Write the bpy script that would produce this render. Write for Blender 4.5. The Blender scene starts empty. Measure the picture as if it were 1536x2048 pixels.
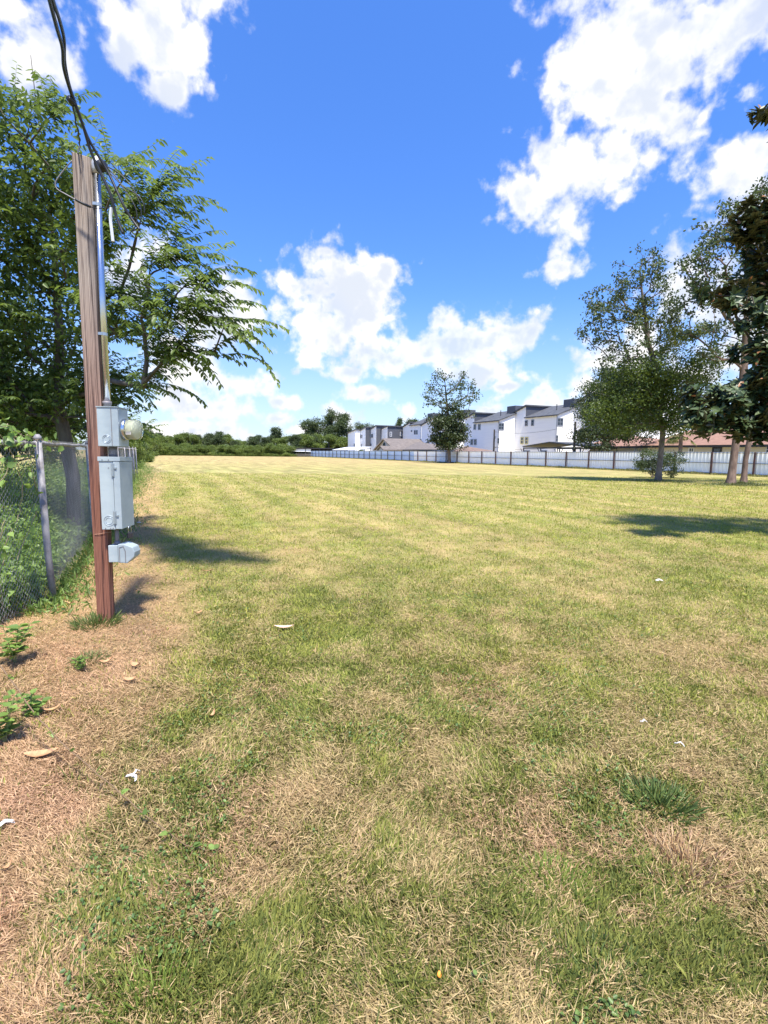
import bpy, bmesh, math, random
import numpy as np
from mathutils import Vector, Matrix
R = math.radians
random.seed(7); rng = np.random.default_rng(7)
S = bpy.context.scene
COL = S.collection

# ------------------------------------------------------------------ camera
F, W0, H0 = 1000.0, 1536.0, 2048.0
CAM_Z = 1.5
PITCH = math.atan(119 / F)
ROLL = 0.010
cd = bpy.data.cameras.new('camera'); cam = bpy.data.objects.new('camera', cd); COL.objects.link(cam)
cd.sensor_fit = 'HORIZONTAL'; cd.sensor_width = 36; cd.lens = 36 * F / W0
cd.clip_start = 0.05; cd.clip_end = 5000
CM = Matrix.Rotation(math.pi / 2 - PITCH, 3, 'X') @ Matrix.Rotation(ROLL, 3, 'Z')
cam.matrix_world = Matrix.Translation((0, 0, CAM_Z)) @ CM.to_4x4()
S.camera = cam
CMn = np.array(CM)

def ray(px, py):
    return CM @ Vector(((px - W0 / 2) / F, -(py - H0 / 2) / F, -1))
def ground(px, py):
    r = ray(px, py); t = -CAM_Z / r.z
    return Vector((r.x * t, r.y * t, 0))
def at(px, py, Y):
    r = ray(px, py); t = Y / r.y
    return Vector((r.x * t, Y, CAM_Z + r.z * t))

# ------------------------------------------------------------------ sun, sky, exposure
SUN = Vector((0.11, -0.36, 0.92)).normalized()
sd = bpy.data.lights.new('sun', 'SUN'); sd.energy = 4.0; sd.angle = R(4.0); sd.color = (1, 0.945, 0.85)
so = bpy.data.objects.new('sun', sd); COL.objects.link(so)
so.rotation_euler = SUN.to_track_quat('Z', 'Y').to_euler()
S.view_settings.view_transform = 'Standard'; S.view_settings.look = 'None'
S.view_settings.gamma = 1; S.view_settings.use_curve_mapping = False
S.view_settings.exposure = 1.25
S.cycles.max_bounces = 6; S.cycles.transparent_max_bounces = 8
S.cycles.diffuse_bounces = 3; S.cycles.glossy_bounces = 2; S.cycles.transmission_bounces = 4

CLOUDS = [  # px, py, rx, ry on the photograph -> directions in the sky
 (95,115,85,80),(30,150,70,60),(20,15,70,40),
 (300,40,105,85),(385,110,42,60),(250,95,45,50),(325,185,40,36),(340,-20,120,50),
 (1260,50,165,120),(1420,40,190,120),(1200,170,105,95),(1300,210,110,110),(1130,330,100,75),(1055,385,62,55),
 (1230,320,85,70),(1135,440,48,60),(1125,535,44,36),(1330,120,140,110),(1510,50,90,60),
 (1500,330,85,55),(1545,290,45,40),(1530,390,90,60),
 (1370,600,85,95),(1470,600,120,150),(1450,720,130,90),(1290,700,70,50),(1230,720,75,40),(1200,775,65,40),
 (640,585,75,60),(700,600,80,70),(660,670,60,45),(830,705,110,40),(935,690,95,45),(1020,680,80,40),(655,530,60,45),(590,575,42,36),(710,565,85,55),(772,545,32,30),(620,630,60,50),(690,640,85,62),(640,690,50,36),(735,610,60,45),(655,503,22,18),
 (880,690,105,48),(770,722,110,36),(1000,675,85,46),(1062,655,42,32),(885,640,32,32),(700,745,50,18),(960,745,70,28),(1015,773,40,11),
 (740,788,50,20),(1085,780,38,42),(1095,815,60,30),(1240,800,90,40),(820,825,28,28),(680,830,50,22),(980,820,40,25),
 (430,640,85,75),(475,610,42,40),(390,720,100,50),(310,500,55,38),(260,570,50,48),(490,765,80,32),(565,805,38,17),(540,762,26,24),
 (440,815,90,32),(350,800,70,40),(560,838,50,16),(400,860,120,22),(640,858,80,12),
 (730,700,34,22)]

def build_world():
    w = bpy.data.worlds.new('World'); S.world = w; w.use_nodes = True
    nt = w.node_tree; nt.nodes.clear(); L = nt.links
    def N(t, **k):
        n = nt.nodes.new(t)
        for a, b in k.items(): setattr(n, a, b)
        return n
    def val(sock, v):
        if hasattr(v, 'is_linked') or isinstance(v, bpy.types.NodeSocket): L.new(v, sock)
        else: sock.default_value = v
    def math_(op, a, b=0.0, c=0.0, clamp=False):
        n = N('ShaderNodeMath', operation=op); n.use_clamp = clamp
        val(n.inputs[0], a); val(n.inputs[1], b); val(n.inputs[2], c); return n.outputs[0]
    def vm(op, a, b=None, c=None):
        n = N('ShaderNodeVectorMath', operation=op); val(n.inputs[0], a)
        if b is not None: val(n.inputs[1], b)
        if c is not None: val(n.inputs[2], c)
        return n
    def mapr(x, a, b, c=0.0, d=1.0, smooth=True):
        n = N('ShaderNodeMapRange'); n.interpolation_type = 'SMOOTHSTEP' if smooth else 'LINEAR'
        val(n.inputs[0], x); n.inputs[1].default_value = a; n.inputs[2].default_value = b
        n.inputs[3].default_value = c; n.inputs[4].default_value = d; return n.outputs[0]
    def mix(f, a, b):
        n = N('ShaderNodeMix', data_type='RGBA'); val(n.inputs[0], f)
        for s, v in ((n.inputs[6], a), (n.inputs[7], b)):
            if isinstance(v, tuple): s.default_value = (*v, 1)
            else: L.new(v, s)
        return n.outputs[2]
    sky = N('ShaderNodeTexSky', sky_type='NISHITA'); sky.sun_disc = False
    sky.sun_elevation = math.asin(SUN.z); sky.sun_rotation = math.atan2(SUN.x, SUN.y)
    sky.air_density = 1.0; sky.dust_density = 0.6; sky.ozone_density = 2.5
    tc = N('ShaderNodeTexCoord'); P = tc.outputs['Generated']
    P = vm('NORMALIZE', P).outputs[0]
    def noise(v, scale, detail, rough=0.55):
        n = N('ShaderNodeTexNoise'); L.new(v, n.inputs['Vector']); n.inputs['Scale'].default_value = scale
        n.inputs['Detail'].default_value = detail; n.inputs['Roughness'].default_value = rough
        return n.outputs[0]
    def density(v):
        cur = None
        for (px, py, rx, ry) in CLOUDS:
            c = ray(px, py).normalized()
            sx = (ray(px + rx, py).normalized() - ray(px - rx, py).normalized()).length / 2 * (1.26 if rx > 30 else 0.95)
            sz = (ray(px, py + ry).normalized() - ray(px, py - ry).normalized()).length / 2 * (1.26 if rx > 30 else 0.95)
            sc = (1 / sx, 2 / (sx + sz), 1 / sz)
            q = vm('MULTIPLY_ADD', v, sc, (-c.x * sc[0], -c.y * sc[1], -c.z * sc[2])).outputs[0]
            d = vm('DOT_PRODUCT', q, q).outputs['Value']
            cur = d if cur is None else math_('SMOOTH_MIN', cur, d, 0.6)
        base = math_('SUBTRACT', 1.0, math_('SQRT', math_('MAXIMUM', cur, 0.0)))
        # scattered cumulus for the rest of the sky (behind the camera)
        back = mapr(noise(v, 2.6, 2), 0.5, 0.75, -1.4, 0.5, False)
        sep = N('ShaderNodeSeparateXYZ'); L.new(v, sep.inputs[0])
        gate = mapr(sep.outputs[1], -0.1, 0.25, 0.0, -3.0)
        back = math_('ADD', back, gate)
        base = math_('MAXIMUM', base, back)
        base = math_('MAXIMUM', base, -2.0)
        n1 = noise(v, 8.0, 6, 0.58)
        n2 = noise(v, 30.0, 5, 0.6)
        # billows
        vo = N('ShaderNodeTexVoronoi'); vo.feature = 'SMOOTH_F1'; vo.inputs['Scale'].default_value = 26
        vo.inputs['Smoothness'].default_value = 0.6; vo.inputs['Detail'].default_value = 2.0
        wv = vm('MULTIPLY_ADD', noise_color(v, 14.0), (0.05, 0.05, 0.05), v).outputs[0]
        L.new(wv, vo.inputs['Vector'])
        d = math_('ADD', base, math_('MULTIPLY', math_('SUBTRACT', n1, 0.42), 1.75))
        d = math_('ADD', d, math_('MULTIPLY', math_('SUBTRACT', n2, 0.5), 1.4))
        d = math_('ADD', d, math_('MULTIPLY', math_('SUBTRACT', 0.42, vo.outputs['Distance']), 0.75))
        return base, d, n1
    def noise_color(v, scale):
        n = N('ShaderNodeTexNoise'); L.new(v, n.inputs['Vector']); n.inputs['Scale'].default_value = scale
        n.inputs['Detail'].default_value = 3
        return n.outputs[1]
    base, d0, nA = density(P)
    alpha = mapr(d0, -0.16, 0.50)
    thin = mapr(noise(P, 4.0, 2), 0.38, 0.62, 0.80, 1.0)
    alpha = math_('MULTIPLY', alpha, thin)
    # self-shading: density towards the sun (up and to the right) against density here
    P2 = vm('ADD', P, (0.012, 0.0, 0.026)).outputs[0]
    nB = noise(P2, 8.0, 4, 0.55)
    diff = math_('MULTIPLY', math_('SUBTRACT', nA, nB), 3.2)
    depth = mapr(d0, 0.35, 1.5, 0.0, 0.75)
    puff = math_('MULTIPLY', math_('SUBTRACT', noise(P, 14.0, 4, 0.55), 0.5), 1.3)
    lit = mapr(math_('ADD', math_('SUBTRACT', diff, depth), puff), -0.62, 0.34)
    sepp = N('ShaderNodeSeparateXYZ'); L.new(P, sepp.inputs[0])
    elev = sepp.outputs[2]
    skyc = sky.outputs[0]
    tn = vm('MULTIPLY', skyc, SKY_TINT).outputs[0]; skyc = tn
    hs = N('ShaderNodeHueSaturation'); hs.inputs['Saturation'].default_value = SKY_SAT; hs.inputs['Value'].default_value = SKY_VAL
    hs.inputs['Hue'].default_value = SKY_HUE
    L.new(skyc, hs.inputs['Color'])
    skyc = hs.outputs[0]
    fall = mapr(elev, -0.05, 0.65, 0.72, 0.94, False)
    skyc = vm('SCALE', skyc); skyc.inputs['Scale'].default_value = 1; L.new(fall, skyc.inputs['Scale']); skyc = skyc.outputs[0]
    hz = mapr(elev, -0.02, 0.30, 0.62, 0.0)
    skyc = mix(hz, skyc, (3.9, 4.8, 5.6))
    cl = mix(lit, (4.3, 4.6, 5.2), (6.6, 6.45, 6.3))
    col = mix(alpha, skyc, cl)
    bg = N('ShaderNodeBackground'); L.new(col, bg.inputs[0]); bg.inputs[1].default_value = 0.080
    out = N('ShaderNodeOutputWorld'); L.new(bg.outputs[0], out.inputs[0])
    w.cycles.sampling_method = 'MANUAL'; w.cycles.sample_map_resolution = 512
SKY_SAT, SKY_VAL, SKY_HUE = 1.15, 1.40, 0.5
SKY_TINT = (0.90, 0.97, 1.27)
build_world()

# ------------------------------------------------------------------ materials
MATS = {}
def mat(name, color=(0.5, 0.5, 0.5), rough=0.6, metal=0.0, spec=0.5, noise=None, bump=None, **kw):
    if name in MATS: return MATS[name]
    m = bpy.data.materials.new(name); m.use_nodes = True; MATS[name] = m
    nt = m.node_tree; b = nt.nodes['Principled BSDF']
    b.inputs['Base Color'].default_value = (*color, 1); b.inputs['Roughness'].default_value = rough
    b.inputs['Metallic'].default_value = metal; b.inputs['Specular IOR Level'].default_value = spec
    if noise:   # (color2, scale vector, lo, hi)
        c2, sc, lo, hi = noise
        tc = nt.nodes.new('ShaderNodeTexCoord'); mp = nt.nodes.new('ShaderNodeMapping')
        mp.inputs['Scale'].default_value = sc; nt.links.new(tc.outputs['Object'], mp.inputs[0])
        n = nt.nodes.new('ShaderNodeTexNoise'); n.inputs['Scale'].default_value = 1; n.inputs['Detail'].default_value = 6
        n.inputs['Roughness'].default_value = 0.6
        nt.links.new(mp.outputs[0], n.inputs['Vector'])
        mr = nt.nodes.new('ShaderNodeMapRange'); mr.inputs[1].default_value = lo; mr.inputs[2].default_value = hi
        nt.links.new(n.outputs[0], mr.inputs[0])
        mx = nt.nodes.new('ShaderNodeMix'); mx.data_type = 'RGBA'
        mx.inputs[6].default_value = (*color, 1); mx.inputs[7].default_value = (*c2, 1)
        nt.links.new(mr.outputs[0], mx.inputs[0]); nt.links.new(mx.outputs[2], b.inputs['Base Color'])
        if bump:
            bp = nt.nodes.new('ShaderNodeBump'); bp.inputs['Strength'].default_value = bump[0]; bp.inputs['Distance'].default_value = bump[1]
            nt.links.new(n.outputs[0], bp.inputs['Height']); nt.links.new(bp.outputs[0], b.inputs['Normal'])
    return m

def leaf_mat(name, c0, c1, transl=0.35, rough=0.45, spec=0.4, back=None):
    """per-leaf colour from the float attribute 'tint'"""
    m = bpy.data.materials.new(name); m.use_nodes = True; MATS[name] = m
    nt = m.node_tree; L = nt.links; b = nt.nodes['Principled BSDF']; out = nt.nodes['Material Output']
    a = nt.nodes.new('ShaderNodeAttribute'); a.attribute_name = 'tint'
    mx = nt.nodes.new('ShaderNodeMix'); mx.data_type = 'RGBA'
    mx.inputs[6].default_value = (*c0, 1); mx.inputs[7].default_value = (*c1, 1)
    L.new(a.outputs['Fac'], mx.inputs[0]); c = mx.outputs[2]
    if back:
        g = nt.nodes.new('ShaderNodeNewGeometry'); mb = nt.nodes.new('ShaderNodeMix'); mb.data_type = 'RGBA'
        L.new(g.outputs['Backfacing'], mb.inputs[0]); L.new(c, mb.inputs[6]); mb.inputs[7].default_value = (*back, 1); c = mb.outputs[2]
    L.new(c, b.inputs['Base Color']); b.inputs['Roughness'].default_value = rough; b.inputs['Specular IOR Level'].default_value = spec
    if transl > 0:
        t = nt.nodes.new('ShaderNodeBsdfTranslucent'); hs = nt.nodes.new('ShaderNodeHueSaturation')
        hs.inputs['Hue'].default_value = 0.485; hs.inputs['Saturation'].default_value = 1.1; hs.inputs['Value'].default_value = 1.7
        L.new(c, hs.inputs['Color']); L.new(hs.outputs[0], t.inputs['Color'])
        s = nt.nodes.new('ShaderNodeMixShader'); s.inputs[0].default_value = transl
        L.new(b.outputs[0], s.inputs[1]); L.new(t.outputs[0], s.inputs[2]); L.new(s.outputs[0], out.inputs['Surface'])
    return m

def attr_mat(name, rough=0.8, transl=0.0, detail=False):
    """colour from the vertex colour attribute 'col'"""
    m = bpy.data.materials.new(name); m.use_nodes = True; MATS[name] = m
    nt = m.node_tree; L = nt.links; b = nt.nodes['Principled BSDF']; out = nt.nodes['Material Output']
    a = nt.nodes.new('ShaderNodeAttribute'); a.attribute_name = 'col'; c = a.outputs['Color']
    b.inputs['Roughness'].default_value = rough; b.inputs['Specular IOR Level'].default_value = 0.2
    if detail:
        g = nt.nodes.new('ShaderNodeNewGeometry')
        def ns(scale, det, rgh=0.65, vec=None):
            n = nt.nodes.new('ShaderNodeTexNoise'); n.inputs['Scale'].default_value = scale; n.inputs['Detail'].default_value = det
            n.inputs['Roughness'].default_value = rgh
            L.new(vec or g.outputs['Position'], n.inputs['Vector']); return n.outputs[0]
        def mr(x, a_, b_, c_, d_):
            n = nt.nodes.new('ShaderNodeMapRange'); L.new(x, n.inputs[0])
            for i, v in enumerate((a_, b_, c_, d_)): n.inputs[i + 1].default_value = v
            return n.outputs[0]
        mp = nt.nodes.new('ShaderNodeMapping'); mp.vector_type = 'TEXTURE'; mp.inputs['Rotation'].default_value = (0, 0, math.atan2(0.439, 1))
        mp.inputs['Scale'].default_value = (1, 9, 1); L.new(g.outputs['Position'], mp.inputs[0])
        streak = mr(ns(1.3, 4, 0.6, mp.outputs[0]), 0.35, 0.65, 0.72, 1.22)
        fine = mr(ns(28, 6, 0.8), 0.3, 0.7, 0.55, 1.4)
        med = mr(ns(0.9, 8, 0.75), 0.3, 0.7, 0.72, 1.24)
        x = nt.nodes.new('ShaderNodeMath'); x.operation = 'MULTIPLY'; L.new(streak, x.inputs[0]); L.new(fine, x.inputs[1])
        y = nt.nodes.new('ShaderNodeMath'); y.operation = 'MULTIPLY'; L.new(x.outputs[0], y.inputs[0]); L.new(med, y.inputs[1])
        sc = nt.nodes.new('ShaderNodeVectorMath'); sc.operation = 'SCALE'; L.new(c, sc.inputs[0]); L.new(y.outputs[0], sc.inputs['Scale'])
        # green patches between dry patches
        gm = nt.nodes.new('ShaderNodeMix'); gm.data_type = 'RGBA'; gm.blend_type = 'MULTIPLY'
        L.new(mr(ns(1.7, 5, 0.7), 0.5, 0.68, 0, 0.55), gm.inputs[0]); L.new(sc.outputs[0], gm.inputs[6]); gm.inputs[7].default_value = (0.72, 1.0, 0.62, 1)
        c = gm.outputs[2]
        bp = nt.nodes.new('ShaderNodeBump'); bp.inputs['Strength'].default_value = 0.8; bp.inputs['Distance'].default_value = 0.03
        L.new(fine, bp.inputs['Height']); L.new(bp.outputs[0], b.inputs['Normal'])
    L.new(c, b.inputs['Base Color'])
    if transl:
        t = nt.nodes.new('ShaderNodeBsdfTranslucent'); L.new(c, t.inputs['Color'])
        s = nt.nodes.new('ShaderNodeMixShader'); s.inputs[0].default_value = transl
        L.new(b.outputs[0], s.inputs[1]); L.new(t.outputs[0], s.inputs[2]); L.new(s.outputs[0], out.inputs['Surface'])
    return m

# ------------------------------------------------------------------ object helpers
def link(o, parent=None):
    COL.objects.link(o)
    if parent is not None: o.parent = parent
    return o
def tag(o, label=None, cat=None, group=None, kind=None):
    if label: o['label'] = label
    if cat: o['category'] = cat
    if group: o['group'] = group
    if kind: o['kind'] = kind
    return o
def thing(name, label, cat, loc=(0, 0, 0), rot=(0, 0, 0), group=None):
    o = bpy.data.objects.new(name, None); o.empty_display_size = 0.2; link(o); o.location = loc; o.rotation_euler = rot
    return tag(o, label, cat, group)

class MB:
    """collects primitives and links them as one mesh object"""
    def __init__(s): s.v = []; s.f = []; s.mi = []; s.cur = 0
    def add(s, vs, fs):
        n = len(s.v); s.v += [tuple(p) for p in vs]; s.f += [tuple(i + n for i in f) for f in fs]; s.mi += [s.cur] * len(fs)
    def box(s, a, b, M=None):
        (x0, y0, z0), (x1, y1, z1) = a, b
        vs = [Vector(p) for p in ((x0,y0,z0),(x1,y0,z0),(x1,y1,z0),(x0,y1,z0),(x0,y0,z1),(x1,y0,z1),(x1,y1,z1),(x0,y1,z1))]
        if M: vs = [M @ p for p in vs]
        s.add(vs, [(0,3,2,1),(4,5,6,7),(0,1,5,4),(1,2,6,5),(2,3,7,6),(3,0,4,7)])
    def prism(s, poly, ext):
        """poly: list of 3-d points (planar), ext: extrusion vector"""
        n = len(poly); P = [Vector(p) for p in poly]; Q = [p + Vector(ext) for p in P]
        s.add(P + Q, [tuple(range(n))[::-1], tuple(range(n, 2 * n))] + [(i, (i + 1) % n, n + (i + 1) % n, n + i) for i in range(n)])
    def tube(s, pts, r, seg=8, cap=True):
        pts = [Vector(p) for p in pts]; n = len(pts)
        rs = r if hasattr(r, '__len__') else [r] * n
        vs = []; prev = None
        for i, p in enumerate(pts):
            t = (pts[min(i + 1, n - 1)] - pts[max(i - 1, 0)]).normalized()
            if prev is None:
                a = t.orthogonal().normalized()
            else:
                a = (prev - t * prev.dot(t)).normalized()
            prev = a; b = t.cross(a)
            for k in range(seg):
                q = 2 * math.pi * k / seg
                vs.append(p + (a * math.cos(q) + b * math.sin(q)) * rs[i])
        fs = [(i * seg + k, i * seg + (k + 1) % seg, (i + 1) * seg + (k + 1) % seg, (i + 1) * seg + k) for i in range(n - 1) for k in range(seg)]
        if cap: fs += [tuple(range(seg))[::-1], tuple(range((n - 1) * seg, n * seg))]
        s.add(vs, fs)
    def lathe(s, prof, org, axis, seg=20):
        """prof: (distance along axis, radius)"""
        ax = Vector(axis).normalized(); a = ax.orthogonal().normalized(); b = ax.cross(a); org = Vector(org)
        vs = [org + ax * d + (a * math.cos(2 * math.pi * k / seg) + b * math.sin(2 * math.pi * k / seg)) * r for d, r in prof for k in range(seg)]
        n = len(prof)
        fs = [(i * seg + k, i * seg + (k + 1) % seg, (i + 1) * seg + (k + 1) % seg, (i + 1) * seg + k) for i in range(n - 1) for k in range(seg)]
        fs += [tuple(range(seg))[::-1], tuple(range((n - 1) * seg, n * seg))]
        s.add(vs, fs)
    def build(s, name, m, parent=None, smooth=False, bevel=0):
        me = bpy.data.meshes.new(name); me.from_pydata(s.v, [], s.f); 
        for mm in (m if isinstance(m, (list, tuple)) else [m]): me.materials.append(mm)
        me.polygons.foreach_set('material_index', s.mi)
        bm = bmesh.new(); bm.from_mesh(me); bmesh.ops.recalc_face_normals(bm, faces=bm.faces)
        if bevel:
            bmesh.ops.bevel(bm, geom=[e for e in bm.edges if len(e.link_faces) == 2 and e.calc_face_angle() > 0.5], offset=bevel, segments=2, affect='EDGES', profile=0.5)
        bm.to_mesh(me); bm.free()
        if smooth: me.polygons.foreach_set('use_smooth', [True] * len(me.polygons))
        me.update()
        return link(bpy.data.objects.new(name, me), parent)

def np_mesh(name, V, Fc, m, parent=None, tint=None, col=None, smooth=False, nside=None):
    """V (n,3), Fc (k,s) faces all with s corners, or a list of such arrays"""
    me = bpy.data.meshes.new(name); V = np.asarray(V, np.float32)
    Fs = Fc if isinstance(Fc, list) else [Fc]
    loops = np.concatenate([f.ravel() for f in Fs]).astype(np.int32)
    tot = np.concatenate([np.full(len(f), f.shape[1], np.int32) for f in Fs])
    start = np.concatenate([[0], np.cumsum(tot)[:-1]]).astype(np.int32)
    me.vertices.add(len(V)); me.vertices.foreach_set('co', V.ravel())
    me.loops.add(len(loops)); me.loops.foreach_set('vertex_index', loops)
    me.polygons.add(len(tot)); me.polygons.foreach_set('loop_start', start)
    if smooth: me.polygons.foreach_set('use_smooth', np.ones(len(tot), bool))
    me.update(calc_edges=True)
    if tint is not None:
        a = me.attributes.new('tint', 'FLOAT', 'POINT'); a.data.foreach_set('value', np.asarray(tint, np.float32))
    if col is not None:
        a = me.attributes.new('col', 'FLOAT_COLOR', 'POINT')
        c4 = np.ones((len(V), 4), np.float32); c4[:, :3] = col; a.data.foreach_set('color', c4.ravel())
    me.materials.append(m)
    return link(bpy.data.objects.new(name, me), parent)

def nrm(a): return a / (np.linalg.norm(a, axis=1, keepdims=True) + 1e-9)
def leaves(C, D, U, ln, wd, fold=0.25):
    """folded leaf blades: base C, direction D, rough up U; returns V, F"""
    D = nrm(D); Sd = nrm(np.cross(D, U)); Nn = np.cross(Sd, D)
    ln = np.asarray(ln).reshape(-1, 1); wd = np.asarray(wd).reshape(-1, 1)
    n = len(C); V = np.empty((n, 6, 3), np.float32)
    V[:, 0] = C; V[:, 1] = C + D * ln * 0.30 + Sd * wd * 0.5 + Nn * wd * fold
    V[:, 2] = C + D * ln * 0.68 + Sd * wd * 0.38 + Nn * (wd * fold * 0.8 - ln * 0.03)
    V[:, 3] = C + D * ln - Nn * ln * 0.10
    V[:, 4] = C + D * ln * 0.68 - Sd * wd * 0.38 + Nn * (wd * fold * 0.8 - ln * 0.03)
    V[:, 5] = C + D * ln * 0.30 - Sd * wd * 0.5 + Nn * wd * fold
    b = (np.arange(n) * 6)[:, None]
    Fq = np.concatenate([b + np.array([[0, 1, 2, 3]]), b + np.array([[0, 3, 4, 5]])])
    return V.reshape(-1, 3), Fq
def leaf_obj(name, C, D, U, ln, wd, m, parent, tint, fold=0.25):
    V, Fq = leaves(np.asarray(C), np.asarray(D), np.asarray(U), ln, wd, fold)
    return np_mesh(name, V, Fq, m, parent, tint=np.repeat(tint, 6))

def tubes_np(chains, seg=5):
    """chains: list of (pts (n,3), radii (n)) -> V, F"""
    Vs = []; Fs = []; off = 0; ang = np.arange(seg) * 2 * np.pi / seg
    for P, r in chains:
        n = len(P)
        if n < 2: continue
        T = np.gradient(P, axis=0); T = nrm(T)
        ref = np.array([0.31, 0.17, 0.93]) if abs(T[0, 2]) < 0.9 else np.array([1, 0.1, 0])
        A = nrm(np.cross(T, ref)); B = np.cross(T, A)
        V = P[:, None] + (A[:, None] * np.cos(ang)[None, :, None] + B[:, None] * np.sin(ang)[None, :, None]) * np.asarray(r)[:, None, None]
        i = np.arange(n - 1)[:, None] * seg; k = np.arange(seg)[None]
        Fq = np.stack([i + k, i + (k + 1) % seg, i + seg + (k + 1) % seg, i + seg + k], -1).reshape(-1, 4) + off
        Vs.append(V.reshape(-1, 3)); Fs.append(Fq); off += n * seg
    return np.concatenate(Vs), np.concatenate(Fs)

def skeleton(trunk, targets, tip_r, attach_from=0.25, wob=0.12, pw=2.1, step=0.35, rmax=None, lift=0.12):
    """trunk: polylines (list of points). Grows a limb to each target from the nearest sensible node."""
    pos = []; par = []
    T = [np.array(p, float) for p in trunk]; pts = [T[0]]
    for a, b in zip(T[:-1], T[1:]):
        k = max(1, int(np.linalg.norm(b - a) / step))
        for j in range(1, k + 1): pts.append(a + (b - a) * j / k)
    for i, p in enumerate(pts): pos.append(p); par.append(i - 1)
    n0 = len(pts); z0 = pts[0][2] + attach_from * (pts[-1][2] - pts[0][2])
    path = [i * step for i in range(n0)]; ok = [p[2] >= z0 for p in pts]; ok[-1] = True
    axis = np.array(pts)
    tg = np.array(targets); dd = np.array([np.min(np.linalg.norm(axis - t, axis=1)) for t in tg])
    chains = [list(range(n0))]; tips = []
    for t in tg[np.argsort(dd)]:
        A = np.array(pos); dv = t - A; dist = np.linalg.norm(dv, axis=1)
        cost = dist + 0.35 * np.array(path) + np.where(dv[:, 2] < -0.1 * dist, 0.8 * dist, 0) + np.where(np.array(ok), 0, 1e6)
        i = int(np.argmin(cost)); a = A[i]; k = max(2, int(dist[i] / step)); ch = [i]
        off = rng.normal(0, wob, 3) * dist[i] + np.array([0, 0, lift * dist[i]])
        for j in range(1, k + 1):
            u = j / k; p = a + (t - a) * u + off * 4 * u * (1 - u) * 0.6
            if j < k: p = p + rng.normal(0, 0.035 * step, 3)
            pos.append(p); par.append(ch[-1]); path.append(path[ch[-1]] + dist[i] / k); ok.append(True); ch.append(len(pos) - 1)
        chains.append(ch); tips.append((ch[-1], t, (t - a)))
    n = len(pos); w = np.zeros(n)
    for i, _, _ in tips: w[i] += tip_r ** pw
    for i in range(n - 1, -1, -1):
        if w[i] == 0: w[i] = tip_r ** pw
        if par[i] >= 0: w[par[i]] += w[i]
    rad = w ** (1 / pw)
    if rmax: rad = np.minimum(rad * 1.0, rmax) if rad[0] < rmax else rad * (rmax / rad[0]) ** ((rad / rad[0]) ** 0.5)
    P = np.array(pos); out = []
    for ch in chains:
        r = rad[ch].copy()
        if len(ch) > 1 and ch is not chains[0]: r[0] = min(r[0], r[1] * 1.3)
        r[-1] *= 0.6
        out.append((P[ch], r))
    return out, [(t, d) for _, t, d in tips]

def blob_pts(blobs, Y0, base, dscale=1.0, margin=None):
    """blobs (px,py,rx,ry,n) seen in the photograph at distance Y0 -> points round the tree, relative to base"""
    out = []
    for b in blobs:
        px, py, rx, ry, n = b[:5]; Y = Y0 + (b[5] if len(b) > 5 else 0)
        c = at(px, py, Y); ax = rx * Y / F; az = ry * Y / F; ay = ax * dscale
        v = nrm(rng.normal(size=(n, 3))) * (rng.random((n, 1)) ** 0.4)
        out.append(np.array([c.x, c.y, c.z]) + v * [ax, ay, az] - np.array(base))
    return np.concatenate(out)

def leaf_cloud(tips, n, spread, ln, wd, up=0.6, squash=0.7):
    """n leaves round each twig tip"""
    T = np.array([t for t, _ in tips]); m = len(T)
    C = np.repeat(T, n, 0) + rng.normal(size=(m * n, 3)) * spread * [1, 1, squash]
    D = rng.normal(size=C.shape) + [0, 0, -0.2]
    U = rng.normal(size=C.shape) * 0.6 + [0, 0, up]
    k = len(C); s = rng.uniform(0.7, 1.25, k)
    tint = np.clip(np.repeat(rng.random(m), n) * 0.6 + rng.random(k) * 0.5 - 0.05, 0, 1)
    return C, D, U, ln * s, wd * s, tint

# ------------------------------------------------------------------ value noise on arrays
def vnoise(x, y, seed=0):
    xi = np.floor(x).astype(np.int64); yi = np.floor(y).astype(np.int64); fx = x - xi; fy = y - yi
    fx = fx * fx * (3 - 2 * fx); fy = fy * fy * (3 - 2 * fy)
    def h(a, b):
        n = (a * 374761393 + b * 668265263 + seed * 974634777) & 0xFFFFFFFF
        n = ((n ^ (n >> 13)) * 1274126177) & 0xFFFFFFFF
        return ((n ^ (n >> 16)) & 0xFFFF) / 65535.0
    return (h(xi, yi) * (1 - fx) + h(xi + 1, yi) * fx) * (1 - fy) + (h(xi, yi + 1) * (1 - fx) + h(xi + 1, yi + 1) * fx) * fy
def fbm(x, y, o=4, seed=0):
    s = 0; a = 0.5; t = 0
    for i in range(o):
        s = s + a * vnoise(x * 2 ** i + 17.3 * i, y * 2 ** i - 9.1 * i, seed + i); t += a; a *= 0.55
    return s / t

# ------------------------------------------------------------------ boundary lines
FD = Vector((-0.402, 0.916, 0))         # direction of the long metal fence (away from us)
FN = Vector((0.916, 0.402, 0))          # from the field to beyond the fence
def fence_x(Y): return 43.76 - 0.439 * Y
def link_x(Y): return -3.3 - 0.453 * (Y - 4.8)   # chain link fence on the left, beyond its bend
def link_near(Y): return np.where(Y < 4.8, -3.3 + 0.125 * (4.8 - Y), link_x(Y))

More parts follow.
